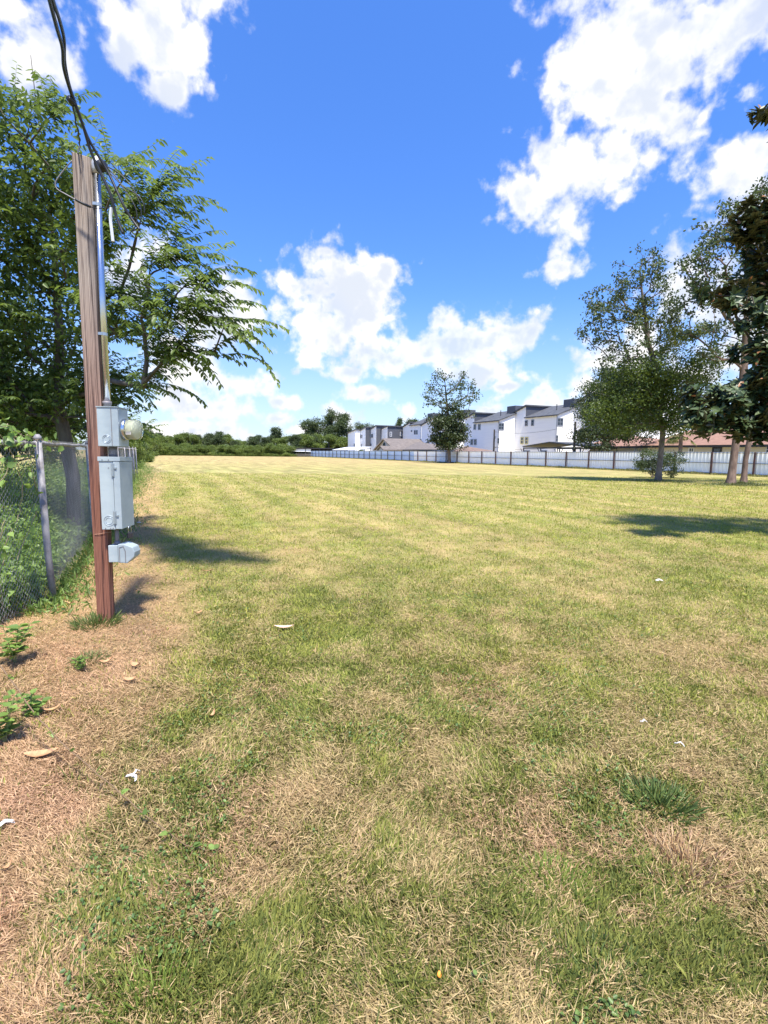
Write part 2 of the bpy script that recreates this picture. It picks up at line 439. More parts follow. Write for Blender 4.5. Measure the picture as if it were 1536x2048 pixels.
# ------------------------------------------------------------------ lawn colour field (dry/green, world positions)
PATCH = [ # px,py,rx,ry,amount: + green, - dry
 (690,1265,110,30,0.55),(500,1330,120,50,0.5),(620,1200,90,40,0.3),(960,1150,120,50,0.15),(1500,1180,140,40,0.55),
 (1250,1235,130,25,0.35),(370,1600,110,60,0.5),(300,1750,190,110,0.55),(200,1900,160,90,0.5),(400,1970,170,80,0.45),(850,1960,170,90,0.5),(1250,1960,250,90,0.45),
 (1060,1480,110,60,0.35),(1160,1370,120,40,0.3),(900,1330,90,30,0.15),(1340,1610,50,35,0.6),(1180,1740,90,70,0.4),
 (880,1560,90,80,-0.45),(860,1700,100,100,-0.35),(1300,1480,130,60,-0.45),(1440,1330,150,60,-0.4),(1250,1290,150,30,-0.2),(700,1450,120,50,-0.2),
 (550,1120,110,40,-0.35),(420,1000,70,25,-0.2),(1200,1210,50,20,-0.25),(800,1290,120,22,-0.3),(1500,1700,90,80,-0.5),(1400,1760,80,60,-0.45),
 (560,1720,110,60,-0.2),(1480,1420,90,60,-0.35),(380,1060,90,60,0.35),(330,990,35,20,0.5),(480,1420,120,50,0.0),(1100,1040,250,20,0.1),(1530,1075,100,25,0.4)]
def lawn(x, y):
    """greenness (0..1), bare red-brown track (0..1)"""
    Yc = np.maximum(y, 0.3)
    g = 0.48 + 0.5 * (fbm(x * 1.1, y * 1.1, 4, 3) - 0.5) + 1.1 * (fbm(x * 4.5, y * 4.5, 3, 11) - 0.5) + 0.3*(fbm(x*.25, y*.25, 2, 30)-0.5)
    u = x * 0.9156 + y * 0.402; v = y * 0.9156 - x * 0.402      # mowing lines run along the field
    g = g + 0.45 * (fbm(u * 1.5, v * 0.10, 3, 210) - 0.5) * np.clip((y - 2) / 4, 0, 1) + 0.16 * np.sin(u * 4.2 + 2 * fbm(u * 0.3, v * 0.2, 2, 9)) * np.clip((y - 5) / 6, 0, 1)
    for px, py, rx, ry, a in PATCH:
        c = ground(px, py); e = (ground(px, py - ry) - ground(px, py + ry)).length / 2; wx = rx * c.y / F
        g = g + a * 0.62 * np.exp(-(((x - c.x) / wx) ** 2 + ((y - c.y) / e) ** 2) * 1.0)
    # worn straw track beside the chain link fence
    d = x - link_x(y)
    wtr = np.interp(y, [0, 1.2, 2.0, 2.8, 3.6, 4.5, 6, 9, 14, 25, 60], [0.50, 0.58, 0.72, 1.0, 1.25, 1.30, 1.08, 1.05, 1.1, 1.2, 1.3])
    wob = 0.5 * (fbm(x * 1.7, y * 1.7, 3, 5) - 0.5)
    tr = 1 / (1 + np.exp(-(wtr + wob - d) * 9)) * np.clip((d + 0.1 + 2.0 * (y < 4.6)) * 3, 0, 1) * np.clip((60 - y) / 20, 0, 1)
    tr = tr * (0.75 + 0.8 * (fbm(x * 2.5, y * 2.5, 3, 8) - 0.4))
    g = g - 0.55 * tr + 0.6 * (1 / (1 + np.exp((d - 0.15) * 12))) * (y > 4.3)
    return np.clip(g, 0, 1), np.clip(tr, 0, 1)
def C(*a): return np.array(a, float)
def lawn_colour(x, y, g, tr):
    far = np.clip((y - 6) / 22, 0, 1)[:, None]
    dry = C(0.52, 0.40, 0.175) * (1 - far) + C(0.40, 0.315, 0.135) * far
    grn = C(0.17, 0.20, 0.055) * (1 - far) + C(0.275, 0.275, 0.085) * far
    k = np.clip(g, 0, 1)[:, None]
    c = dry * (1 - k) + grn * k
    # golden distance
    f2 = np.clip((y - 35) / 45, 0, 1)[:, None]; c = c * (1 - 0.65 * f2) + C(0.40, 0.285, 0.135) * 0.65 * f2
    c = c * (1 - 0.75 * tr[:, None]) + C(0.47, 0.30, 0.185) * 0.75 * tr[:, None]
    return c

def build_ground():
    def axis(n, a, ext):
        t = np.linspace(-1, 1, n); return np.sinh(t * a) / np.sinh(a) * ext
    xs = axis(420, 8.2, 1500); ys = np.concatenate([np.linspace(-400, -6, 12), np.linspace(-5, 0.5, 20), 0.5 * np.exp(np.linspace(0, np.log(1800 / 0.5), 330))[1:]])
    X, Y = np.meshgrid(xs, ys); x = X.ravel(); y = Y.ravel(); z = np.zeros_like(x)
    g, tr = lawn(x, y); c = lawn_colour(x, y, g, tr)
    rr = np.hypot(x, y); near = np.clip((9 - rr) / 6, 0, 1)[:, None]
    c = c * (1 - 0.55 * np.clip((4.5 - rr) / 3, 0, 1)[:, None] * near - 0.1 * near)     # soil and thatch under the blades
    nx = len(xs); i = np.arange(len(ys) - 1)[:, None] * nx + np.arange(nx - 1)[None]
    Fq = np.stack([i, i + 1, i + nx + 1, i + nx], -1).reshape(-1, 4)
    m = attr_mat('lawn_ground', 0.95, 0, True)
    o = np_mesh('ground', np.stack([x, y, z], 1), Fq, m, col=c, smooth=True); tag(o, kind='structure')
build_ground()

def build_grass():
    n = 1080000; n2 = 330000
    Y = 0.75 * np.exp(rng.random(n) * np.log(34 / 0.75)); s = rng.uniform(-1, 1, n); s = s * (0.95 + 0.55 * (rng.random(n) < 0.45)); x = s * (Y + 0.35); y = Y
    # the same turf goes on beside and behind the viewer
    x = np.concatenate([x, rng.normal(0.4, 2.3, n2)]); y = np.concatenate([y, rng.normal(0.9, 1.5, n2)]); n += n2
    g, tr = lawn(x, y)
    far = np.clip((np.hypot(x, y) * 0.9 - 1.2) / 10, 0, 2.2)
    cl = fbm(x * 11, y * 11, 3, 140) - 0.5; isg = rng.random(n) < np.clip(0.56 + (g - 0.5) * 1.0 + cl * 0.8 * np.clip((8 - y) / 5, 0.2, 1), 0.10, 0.92) * (1 - 0.88 * tr)
    L_ = np.where(isg, rng.uniform(0.013, 0.038, n) * (0.7 + 0.8 * np.clip(cl + 0.5, 0, 1)), rng.uniform(0.014, 0.048, n)) * (1 + 0.55 * far)
    long_ = rng.random(n) < 0.012; L_ = np.where(long_ & (y < 5), L_ * 1.9, L_)
    strong = (y < 2.2) & (fbm(x * 3, y * 3, 2, 44) > 0.55); L_ = L_ * np.where(strong & isg, 1.15, 1)
    wd = np.where(isg, rng.uniform(0.0022, 0.0062, n), rng.uniform(0.0012, 0.0032, n)) * (1 + 1.5 * far)
    tilt = np.where(isg, rng.uniform(0.25, 1.25, n), rng.uniform(0.9, 1.55, n))     # from vertical
    a = rng.random(n) * 2 * np.pi
    flow = fbm(x * 2.2, y * 2.2, 2, 61) * 9; a = np.where(rng.random(n) < 0.45, flow + rng.normal(0, 0.6, n), a)
    h = np.stack([np.cos(a), np.sin(a), 0 * a], 1); sd = np.stack([-np.sin(a), np.cos(a), 0 * a], 1)
    base = np.stack([x, y, rng.uniform(0.0, 0.012, n) * np.where(isg, 0.3, 1.6)], 1)
    t1 = tilt * 0.92; t2 = tilt * 1.06
    mid = base + (h * np.sin(t1)[:, None] + np.array([[0, 0, 1]]) * np.cos(t1)[:, None]) * (L_ * 0.5)[:, None]
    tip = mid + (h * np.sin(t2)[:, None] + np.array([[0, 0, 1]]) * np.cos(t2)[:, None]) * (L_ * 0.5)[:, None]
    tip[:, 2] = np.maximum(tip[:, 2], 0.003)
    w = (wd / 2)[:, None]
    tw = sd * np.cos(0.5) + np.array([[0, 0, 1]]) * rng.normal(0, 0.5, n)[:, None]
    V = np.stack([base - sd * w * 0.8, base + sd * w * 0.8, mid + tw * w, mid - tw * w, tip], 1)
    b = (np.arange(n) * 5)[:, None]
    Fs = [b + np.array([[0, 1, 2, 3]]), b + np.array([[3, 2, 4]])]
    q = rng.random(n)[:, None]; r2 = rng.random(n)[:, None]
    greens = C(0.085, 0.125, 0.030) * (1 - q) + C(0.34, 0.37, 0.085) * q
    hue = np.clip(fbm(x * .9, y * .9, 3, 77) * 1.6 - 0.3, 0, 1)[:, None]
    greens = greens * (1 - 0.5 * hue) + 0.5 * hue * greens * C(1.6, 1.25, 0.95)
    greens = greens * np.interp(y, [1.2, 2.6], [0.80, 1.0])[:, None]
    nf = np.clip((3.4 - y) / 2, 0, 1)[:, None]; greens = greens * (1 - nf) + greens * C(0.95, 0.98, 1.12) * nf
    straw = C(0.24, 0.175, 0.08) * (1 - q) + C(0.70, 0.54, 0.27) * q
    red = C(0.32, 0.18, 0.11) * (1 - q) + C(0.76, 0.49, 0.30) * q
    reddish = np.clip(tr + np.clip(fbm(x * 1.6, y * 1.6, 3, 91) * 2.2 - 1.15, 0, 0.8), 0, 1)[:, None]
    straw = straw * (1 - reddish) + red * reddish
    fy = np.clip((y - 2.0) / 8, 0, 1)[:, None]
    greens = greens * (1 - fy) + (greens * 0.5 + C(0.24, 0.25, 0.045)) * fy
    straw = straw * (1 - 0.5 * fy) + C(0.60, 0.49, 0.16) * 0.5 * fy
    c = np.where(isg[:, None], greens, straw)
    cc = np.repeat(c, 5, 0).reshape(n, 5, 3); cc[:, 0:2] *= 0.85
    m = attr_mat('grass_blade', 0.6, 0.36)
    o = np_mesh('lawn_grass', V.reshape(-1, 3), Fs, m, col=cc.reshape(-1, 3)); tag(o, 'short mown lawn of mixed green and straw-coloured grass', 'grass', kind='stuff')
    # broad-leaved weeds creeping in the lawn
    k = 34000; Y = 0.9 * np.exp(rng.random(k) * np.log(9 / 0.9)); x = rng.uniform(-0.95, 0.95, k) * (Y + 0.3); y = Y
    sel = (fbm(x * 2.0, y * 2.0, 3, 101) > 0.50) & (lawn(x, y)[1] < 0.3) & (lawn(x, y)[0] > 0.42); x, y = x[sel], y[sel]; k = len(x)
    a = rng.random(k) * 6.283; D = np.stack([np.cos(a), np.sin(a), rng.uniform(-0.1, 0.7, k)], 1)
    Cc = np.stack([x, y, rng.uniform(0.008, 0.04, k)], 1); U = np.stack([0 * a, 0 * a, 1 + 0 * a], 1) + rng.normal(0, 0.3, (k, 3))
    s = rng.uniform(0.006, 0.017, k) * (1 + 0.5 * np.clip((y - 1.5) / 6, 0, 1))
    lm = leaf_mat('creeping_weed_leaf', (0.06, 0.115, 0.03), (0.16, 0.24, 0.06), 0.3)
    tag(leaf_obj('creeping_weeds', Cc, D, U, s, s * 0.75, lm, None, rng.random(k)), 'small broad-leaved weeds creeping through the lawn', 'weeds', kind='stuff')
build_grass()

# ================================================================== long metal fence on the right
M_white = mat('white_sheet_metal', (0.84, 0.86, 0.88), 0.45, noise=((0.78, 0.81, 0.84), (0.6, 0.6, 1.5), 0.4, 0.65))
M_blue = mat('blue_sheet_metal', (0.36, 0.50, 0.72), 0.45, noise=((0.48, 0.60, 0.78), (0.5, 0.5, 2), 0.35, 0.65))
M_rust = mat('rusty_post_steel', (0.085, 0.035, 0.03), 0.7, noise=((0.05, 0.03, 0.03), (3, 3, 3), 0.4, 0.6))
M_dark = mat('dark_steel', (0.035, 0.037, 0.042), 0.55)
def fp(Y, o=0.0, z=0.0):
    return Vector((fence_x(Y), Y, z)) + FN * o
def metal_fence(name, label, Ya, Yb, sheet, h, post_m):
    root = thing(name, label, 'fence', fp(Ya))
    L_ = (fp(Yb) - fp(Ya)).length; n = int(L_ / 0.30)
    V = []; Fq = []
    prof = [(0, 0.0), (0.25, 0.0), (0.265, 0.02), (0.285, 0.02)]     # ribbed sheet
    ds = [(i * 0.30 + a, b) for i in range(n + 1) for a, b in prof if i * 0.30 + a <= L_ + 0.02]
    for d, w in ds:
        for z in (0.06, h):
            p = FD * d + FN * (-w); V.append((p.x, p.y, z))
    for i in range(len(ds) - 1): Fq.append((2 * i, 2 * i + 2, 2 * i + 3, 2 * i + 1))
    V = np.array(V); V2 = V + np.array(FN)[None] * 0.004; k = len(V)
    np_mesh('sheet_panel', np.concatenate([V, V2]), np.concatenate([np.array(Fq), np.array(Fq)[:, ::-1] + k]), sheet, root)
    for z in (0.12, 0.93, h - 0.07):
        mb = MB(); a = FN * (-0.075); b = FD * L_
        mb.prism([a + Vector((0, 0, z)), a + FN * 0.04 + Vector((0, 0, z)), a + FN * 0.04 + Vector((0, 0, z + 0.035)), a + Vector((0, 0, z + 0.035))], b)
        mb.build('rail', M_dark, root)
    Y = 48.8 + 2.9 * math.ceil((Ya - 48.8) / 2.9)
    while Y <= Yb:
        p = fp(Y) - fp(Ya); mb = MB(); Mx = Matrix.Translation(p + FN * (-0.12)) @ Matrix.Rotation(math.atan2(FD.y, FD.x), 4, 'Z')
        hh = h + random.uniform(0.0, 0.05); w = 0.055 + 0.012 * random.random()
        mb.box((-w, -0.045, -0.1), (w, 0.045, hh), Mx); mb.build('post', post_m, root)
        Y += 2.9
    return root
metal_fence('metal_panel_fence', 'long white corrugated sheet metal fence with dark posts along the right of the field', 22.0, 88.0, M_white, 1.78, M_rust)
metal_fence('metal_panel_fence', 'far stretch of blue painted sheet metal fence with dark posts', 88.02, 160.0, M_blue, 1.80, M_dark)
# grass growing unmown along the fence foot
def fringe():
    n = 26000; Y = 24 + 136 * rng.random(n) ** 1.6; o = -0.35 * rng.random(n) ** 2 - 0.02
    x = 43.76 - 0.439 * Y + 0.916 * o; y = Y + 0.402 * o; hgt = rng.uniform(0.05, 0.26, n) * (0.4 + fbm(Y * 0.7, Y * 0, 3, 5) * 1.2)
    Cn = np.stack([x, y, 0 * x], 1); D = rng.normal(0, 0.35, (n, 3)) + [0, 0, 1]; U = rng.normal(size=(n, 3))
    leaf_m = leaf_mat('fringe_grass', (0.16, 0.19, 0.05), (0.36, 0.33, 0.15), 0.3)
    tag(leaf_obj('fence_foot_grass', Cn, D, U, hgt, 0.03 + 0 * hgt, leaf_m, None, rng.random(n)), 'unmown grass fringe along the foot of the metal fence', 'grass', kind='stuff')
fringe()

# ================================================================== houses beyond the fence
M_stucco = mat('white_lap_siding', (0.90, 0.89, 0.86), 0.7, noise=((0.86, 0.85, 0.83), (0.3, 0.3, 6), 0.4, 0.6))
M_gray = mat('charcoal_siding', (0.075, 0.08, 0.095), 0.6)
M_shing = mat('dark_shingle', (0.055, 0.06, 0.07), 0.85, noise=((0.085, 0.09, 0.10), (1.5, 1.5, 1.5), 0.4, 0.6))
M_fascia = mat('black_fascia', (0.02, 0.02, 0.022), 0.5)
M_glass = mat('window_glass', (0.03, 0.045, 0.06), 0.08, spec=0.8)
M_frame = mat('white_window_frame', (0.75, 0.76, 0.78), 0.4)
M_frameb = mat('grey_window_frame', (0.20, 0.22, 0.26), 0.4)
M_framey = mat('yellow_window_frame', (0.60, 0.55, 0.25), 0.4)
M_beige = mat('beige_siding', (0.62, 0.57, 0.47), 0.8, noise=((0.56, 0.51, 0.42), (0.5, 0.5, 8), 0.4, 0.6))
M_brown = mat('red_brown_shingle', (0.28, 0.16, 0.11), 0.9, noise=((0.20, 0.11, 0.08), (2.5, 2.5, 6), 0.35, 0.65))
M_tan = mat('grey_tan_shingle', (0.115, 0.098, 0.088), 0.9, noise=((0.17, 0.145, 0.13), (1.5, 1.5, 3), 0.35, 0.65))

class Facade:
    """a vertical wall plane parallel to the fence, `off` metres beyond it"""
    def __init__(s, off, d=None, org=None):
        s.d = FD if d is None else d; s.o = fp(60) + FN * off if org is None else org
        s.n = Vector((s.d.y, -s.d.x, 0))
    def hit(s, px, py=900):
        r = ray(px, py); c = Vector((0, 0, CAM_Z)); t = (s.o - c).dot(s.n) / r.dot(s.n)
        p = c + r * t; return p
    def tz(s, px, py=900):
        p = s.hit(px, py); return (p - s.o).dot(s.d), p.z
    def pt(s, t, z, w=0.0): return s.o + s.d * t + s.n * w + Vector((0, 0, z))

def window(root, fc, px, py, wpx, hpx, base, frame=M_frame, bars=(1, 1), out=-1):
    """window centred at a pixel on the facade; wpx,hpx its size in photo pixels"""
    t0, z0 = fc.tz(px - wpx / 2, py + hpx / 2); t1, z1 = fc.tz(px + wpx / 2, py - hpx / 2)
    ta, tb = min(t0, t1), max(t0, t1); za, zb = z0, z1; b = Vector(base)
    s = fc.n * out; fw = min(0.13, (tb - ta) * 0.16)
    def bx(mb, a0, a1, c0, c1, w0, w1):
        mb.prism([fc.pt(a0, c0) + s * w0 - b, fc.pt(a1, c0) + s * w0 - b, fc.pt(a1, c1) + s * w0 - b, fc.pt(a0, c1) + s * w0 - b], s * (w1 - w0))
    mf = MB()
    bx(mf, ta, ta + fw, za, zb, -0.02, 0.07); bx(mf, tb - fw, tb, za, zb, -0.02, 0.07)
    bx(mf, ta + fw, tb - fw, za, za + fw, -0.02, 0.07); bx(mf, ta + fw, tb - fw, zb - fw, zb, -0.02, 0.07)
    for i in range(bars[0]):
        m = ta + (tb - ta) * (i + 1) / (bars[0] + 1); bx(mf, m - fw * 0.3, m + fw * 0.3, za + fw, zb - fw, 0.0, 0.055)
    for i in range(bars[1]):
        m = za + (zb - za) * (i + 1) / (bars[1] + 1); bx(mf, ta + fw, tb - fw, m - fw * 0.3, m + fw * 0.3, 0.0, 0.05)
    fo = mf.build('window', frame, root)
    mg = MB(); bx(mg, ta + fw * 0.8, tb - fw * 0.8, za + fw * 0.8, zb - fw * 0.8, -0.01, 0.025); mg.build('pane', M_glass, fo)
    return fo

def town(label, off, pL, pR, depth, raised, eave, windows=(), endwins=(), end_m=None, stair=True, group='white three-storey townhouses beyond the fence'):
    """pL,pR: left/right px of fence-facing wall. raised: (px_end, py_left, py_peak) mono-pitch block; eave: (py_left, py_right) of the rest"""
    fc = Facade(off); tL, _ = fc.tz(pL); tR, _ = fc.tz(pR)         # tL > tR (left is farther)
    base = fc.pt((tL + tR) / 2, 0); root = thing('townhouse', label, 'townhouse', base, group=group); b = base
    tM, zPk = fc.tz(raised[0], raised[2]); zL = fc.tz(pL, raised[1])[1]
    wall = MB(); roof = MB(); fas = MB(); dk = MB()
    # raised block with sloping roof
    P = lambda t, z, w=0: fc.pt(t, z, w) - b
    low = eave is not None
    if low:
        zE0 = fc.tz(raised[0], eave[0])[1]; zE1 = fc.tz(pR, eave[1])[1]; zE = (zE0 + zE1) / 2
    zt = zPk if not low else zPk
    wall.prism([P(tL, 0), P(tM, 0), P(tM, zt), P(tL, zL)], fc.n * depth)
    # roof slab of the raised block, 0.22 thick with overhang
    roof.prism([P(tL + 0.35, zL - 0.10 + 0.01, -0.3), P(tM - 0.30, zPk + 0.06, -0.3), P(tM - 0.30, zPk + 0.30, -0.3), P(tL + 0.35, zL + 0.14, -0.3)], fc.n * (depth + 0.6))
    if low:
        rise = 2.0; half = depth * 0.5
        tm = tM - 0.003
        wall.prism([P(tR, 0), P(tR, 0, depth), P(tR, zE, depth), P(tR, zE + rise, half), P(tR, zE, 0)], -fc.d * (tR - tm))
        for (w0, z0, w1, z1) in ((-0.35, zE - 0.12, half, zE + rise), (depth + 0.35, zE - 0.12, half, zE + rise)):
            roof.prism([P(tR - 0.25, z0 + 0.02, w0), P(tR - 0.25, z1 + 0.02, w1), P(tR - 0.25, z1 + 0.24, w1), P(tR - 0.25, z0 + 0.2, w0)], fc.d * (tM - tR + 0.24))
        # charcoal cladding on the side of the raised block above the lower roof
        dk.prism([P(tM - 0.05, zE + 0.25, 0.01), P(tM - 0.05, zPk + 0.05, 0.01), P(tM - 0.05, zPk + 0.05, depth), P(tM - 0.05, zE + 0.25, depth)], fc.d * 0.045)
        if stair:
            dk.box(*[(a) for a in ((0, 0, 0), (2.4, 2.6, 1.5))], M=Matrix.Translation(P(tR + 0.2, zE + 1.3, half + 0.6)) @ Matrix.Rotation(math.atan2(fc.d.y, fc.d.x), 4, 'Z'))
    elif end_m is not None:
        dk.prism([P(tM - 0.05, 2.6, 0.02), P(tM - 0.05, zPk + 0.04, 0.02), P(tM - 0.05, zPk + 0.04, depth), P(tM - 0.05, 2.6, depth)], fc.d * 0.045)
    wall.build('wall', M_stucco, root); roof.build('roof', M_shing, root)
    if dk.v: dk.build('charcoal_cladding', M_gray, root)
    for w in windows: window(root, fc, *w[:4], b, *(w[4:]))
    if endwins:
        e0 = fc.pt(tR if low else tM - 0.05, 0); fe = Facade(0, d=fc.n, org=e0)
        for w in endwins: window(root, fe, *w[:4], b, *(w[4:]), out=1)
    # vent pipe on the roof
    if low:
        v = MB(); v.tube([P((tM + tR) / 2 - 1, zE + 1.0, 2.4), P((tM + tR) / 2 - 1, zE + 2.1, 2.4)], 0.07, 6); v.build('vent_pipe', M_dark, root)
        v = MB(); v.tube([P(tR + 0.06, 0.2, -0.06), P(tR + 0.06, zE - 0.1, -0.06)], 0.06, 6); v.build('downpipe', M_frameb, root)
    return root
B1 = M_frameb; WF = M_frame; YF = M_framey
# nearest to farthest; windows given as px,py,w,h
town('white townhouse nearest, half hidden by the dark leafy tree at the fence', 21.5, 1131, 1262, 11, (1178, 824, 789), (815, 800), [(1158, 870, 6, 12, B1, (0, 1)), (1205, 850, 8, 10, B1, (0, 1))])
town('white townhouse with yellow-framed windows and a tall sloping parapet, left of the brown downpipe', 18.0, 1009, 1112, 11, (1052, 836, 813.0), (836, 830),
     [(1053, 846.5, 6, 12, B1, (0, 1)), (1065.5, 845.5, 6, 13, B1, (0, 1)), (1044.5, 881, 7, 15, YF, (0, 1)), (1053.5, 881, 7, 15, YF, (0, 1)), (1054, 903, 12, 5, B1, (0, 0)), (1088, 903, 13, 5, B1, (0, 0))],
     [(1120, 844, 13, 16, B1, (1, 1)), (1113.5, 877, 5, 13, B1, (0, 1))])
town('white townhouse directly right of the tall tree, pair of grey windows above the fence', 14.5, 928, 997, 11, (949, 838, 827.5), (846, 841),
     [(950, 854, 5, 11, B1, (0, 1)), (959, 854, 5, 12, B1, (0, 1)), (944, 884, 5.5, 12, B1, (0, 1)), (951, 884, 5.5, 12, B1, (0, 1)), (976, 903.5, 9, 4, B1, (0, 0))],
     [(1002, 853, 12, 14, B1, (1, 1)), (996.3, 881.5, 4.5, 11, B1, (0, 1))])
town('plain white townhouse mostly behind the tall tree', 15.5, 842.5, 905, 10, (866, 851, 838), (848, 846), [(857, 884, 5, 9, B1, (0, 1))])
town('white townhouse with a pointed gable and one double window', 16.5, 805.5, 842, 10, (820, 854.5, 846), (846.3, 854), [(830, 864.5, 3.2, 9, B1, (0, 1)), (834, 864.5, 3.2, 9, B1, (0, 1)), (823.5, 862, 2.5, 3.5, B1, (0, 0))])
town('white townhouse with a charcoal side wall and two small side windows', 12.5, 754, 775, 12, (775, 862, 853.5), None,
     [(758, 870.5, 2.4, 8, B1, (0, 1)), (761.2, 870, 2.4, 8, B1, (0, 1))], [(781.5, 868.5, 4.2, 9, WF, (0, 1)), (802, 868, 4, 8, WF, (0, 1))], end_m=M_gray)
town('narrow white townhouse second in the row of charcoal-sided townhouses', 11.0, 734, 752.5, 9, (752.5, 864, 852.5), None,
     [(737.5, 872, 2, 7, B1, (0, 1)), (744.5, 871.5, 3.6, 8, B1, (1, 1)), (739, 890, 2, 6, B1, (0, 0)), (742.5, 890, 2, 6, B1, (0, 0))], end_m=M_gray)
town('narrow white townhouse third in the row of charcoal-sided townhouses', 9.5, 714.5, 731, 9, (731, 866, 855.5), None,
     [(717, 873, 1.6, 6, B1, (0, 1)), (723, 873, 3.6, 7, B1, (1, 1)), (719, 891, 1.6, 6, B1, (0, 0)), (723, 891, 1.8, 6, B1, (0, 0))], end_m=M_gray)
town('white townhouse farthest away at the left end of the row', 8.0, 696, 713, 9, (711, 866, 860.5), None, [(709, 890, 1.6, 6, B1, (0, 0))])

def hip_house(name, label, off, pL, pR, py_eave, py_ridge, depth, wall_m, roof_m, gable=False, ridge_px=None, wins=(), group=None, extra=None):
    fc = Facade(off); tL, ze = fc.tz(pL, py_eave); tR, _ = fc.tz(pR, py_eave)
    ze = fc.tz((pL + pR) / 2, py_eave)[1]; b = fc.pt((tL + tR) / 2, 0); root = thing(name, label, 'house', b, group=group)
    P = lambda t, z, w=0: fc.pt(t, z, w) - b
    rp = ridge_px or ((pL + pR) / 2, (pL + pR) / 2); far = Facade(off + depth / 2)
    zr = far.tz(rp[0], py_ridge)[1]; tr0 = far.tz(rp[0])[0] + (far.o - fc.o).dot(fc.d); tr1 = far.tz(rp[1])[0] + (far.o - fc.o).dot(fc.d)
    w = MB(); w.prism([P(tL, 0), P(tR, 0), P(tR, ze), P(tL, ze)], fc.n * depth); w.build('wall', wall_m, root)
    r = MB(); o = 0.5
    a, b_, c, d = P(tL + o, ze, -o), P(tR - o, ze, -o), P(tR - o, ze, depth + o), P(tL + o, ze, depth + o)
    e, f = P(tr0, zr, depth / 2), P(tr1, zr, depth / 2)
    r.add([a, b_, c, d, e, f], [(0, 1, 5, 4), (1, 2, 5), (2, 3, 4, 5), (3, 0, 4), (3, 2, 1, 0)]); r.build('roof', roof_m, root)
    q = MB(); z0 = ze - 0.22
    for (s0, s1, w0, w1) in ((tL + o, tR - o, -o - 0.03, -o), (tR - o - 0.03, tR - o, -o, depth + o), (tL + o, tL + o + 0.03, -o, depth + o)):
        q.prism([P(s0, z0, w0), P(s1, z0, w0), P(s1, z0 + 0.2, w0), P(s0, z0 + 0.2, w0)] , fc.n * (w1 - w0))
    q.build('fascia', M_fascia, root)
    for x in wins: window(root, fc, *x[:4], b, *(x[4:]))
    return root, fc, b
hip_house('bungalow', 'beige bungalow with red-brown shingle roof behind the fence on the right', 7.0, 1296, 1760, 889.0, 840, 14, M_beige, M_brown, ridge_px=(1440, 1640), wins=[(1434, 900.5, 20, 12, M_fascia, (0, 0)), (1383, 900, 12, 10, WF, (1, 0)), (1536, 899, 9, 14, WF, (0, 1))])
hip_house('bungalow', 'beige bungalow with a small square window, behind the dark tree at the fence', 9.0, 1180, 1292, 892.5, 868, 13, M_beige, M_brown, wins=[(1272, 898.5, 6, 8, WF, (1, 1))])
hip_house('bungalow', 'low house with a long grey-tan hipped roof left of the tall tree', 5.5, 812, 884, 899, 884.5, 7, M_beige, M_tan, ridge_px=(832, 838), wins=[(850, 903, 8, 4, B1, (1, 0))])
hip_house('bungalow', 'low house with a brown hipped roof just right of the tall tree', 5.0, 914, 948, 903, 892, 4, M_beige, mat('brown_shingle', (0.20, 0.14, 0.11), 0.9, noise=((0.15, 0.10, 0.08), (2, 2, 4), 0.4, 0.6)))
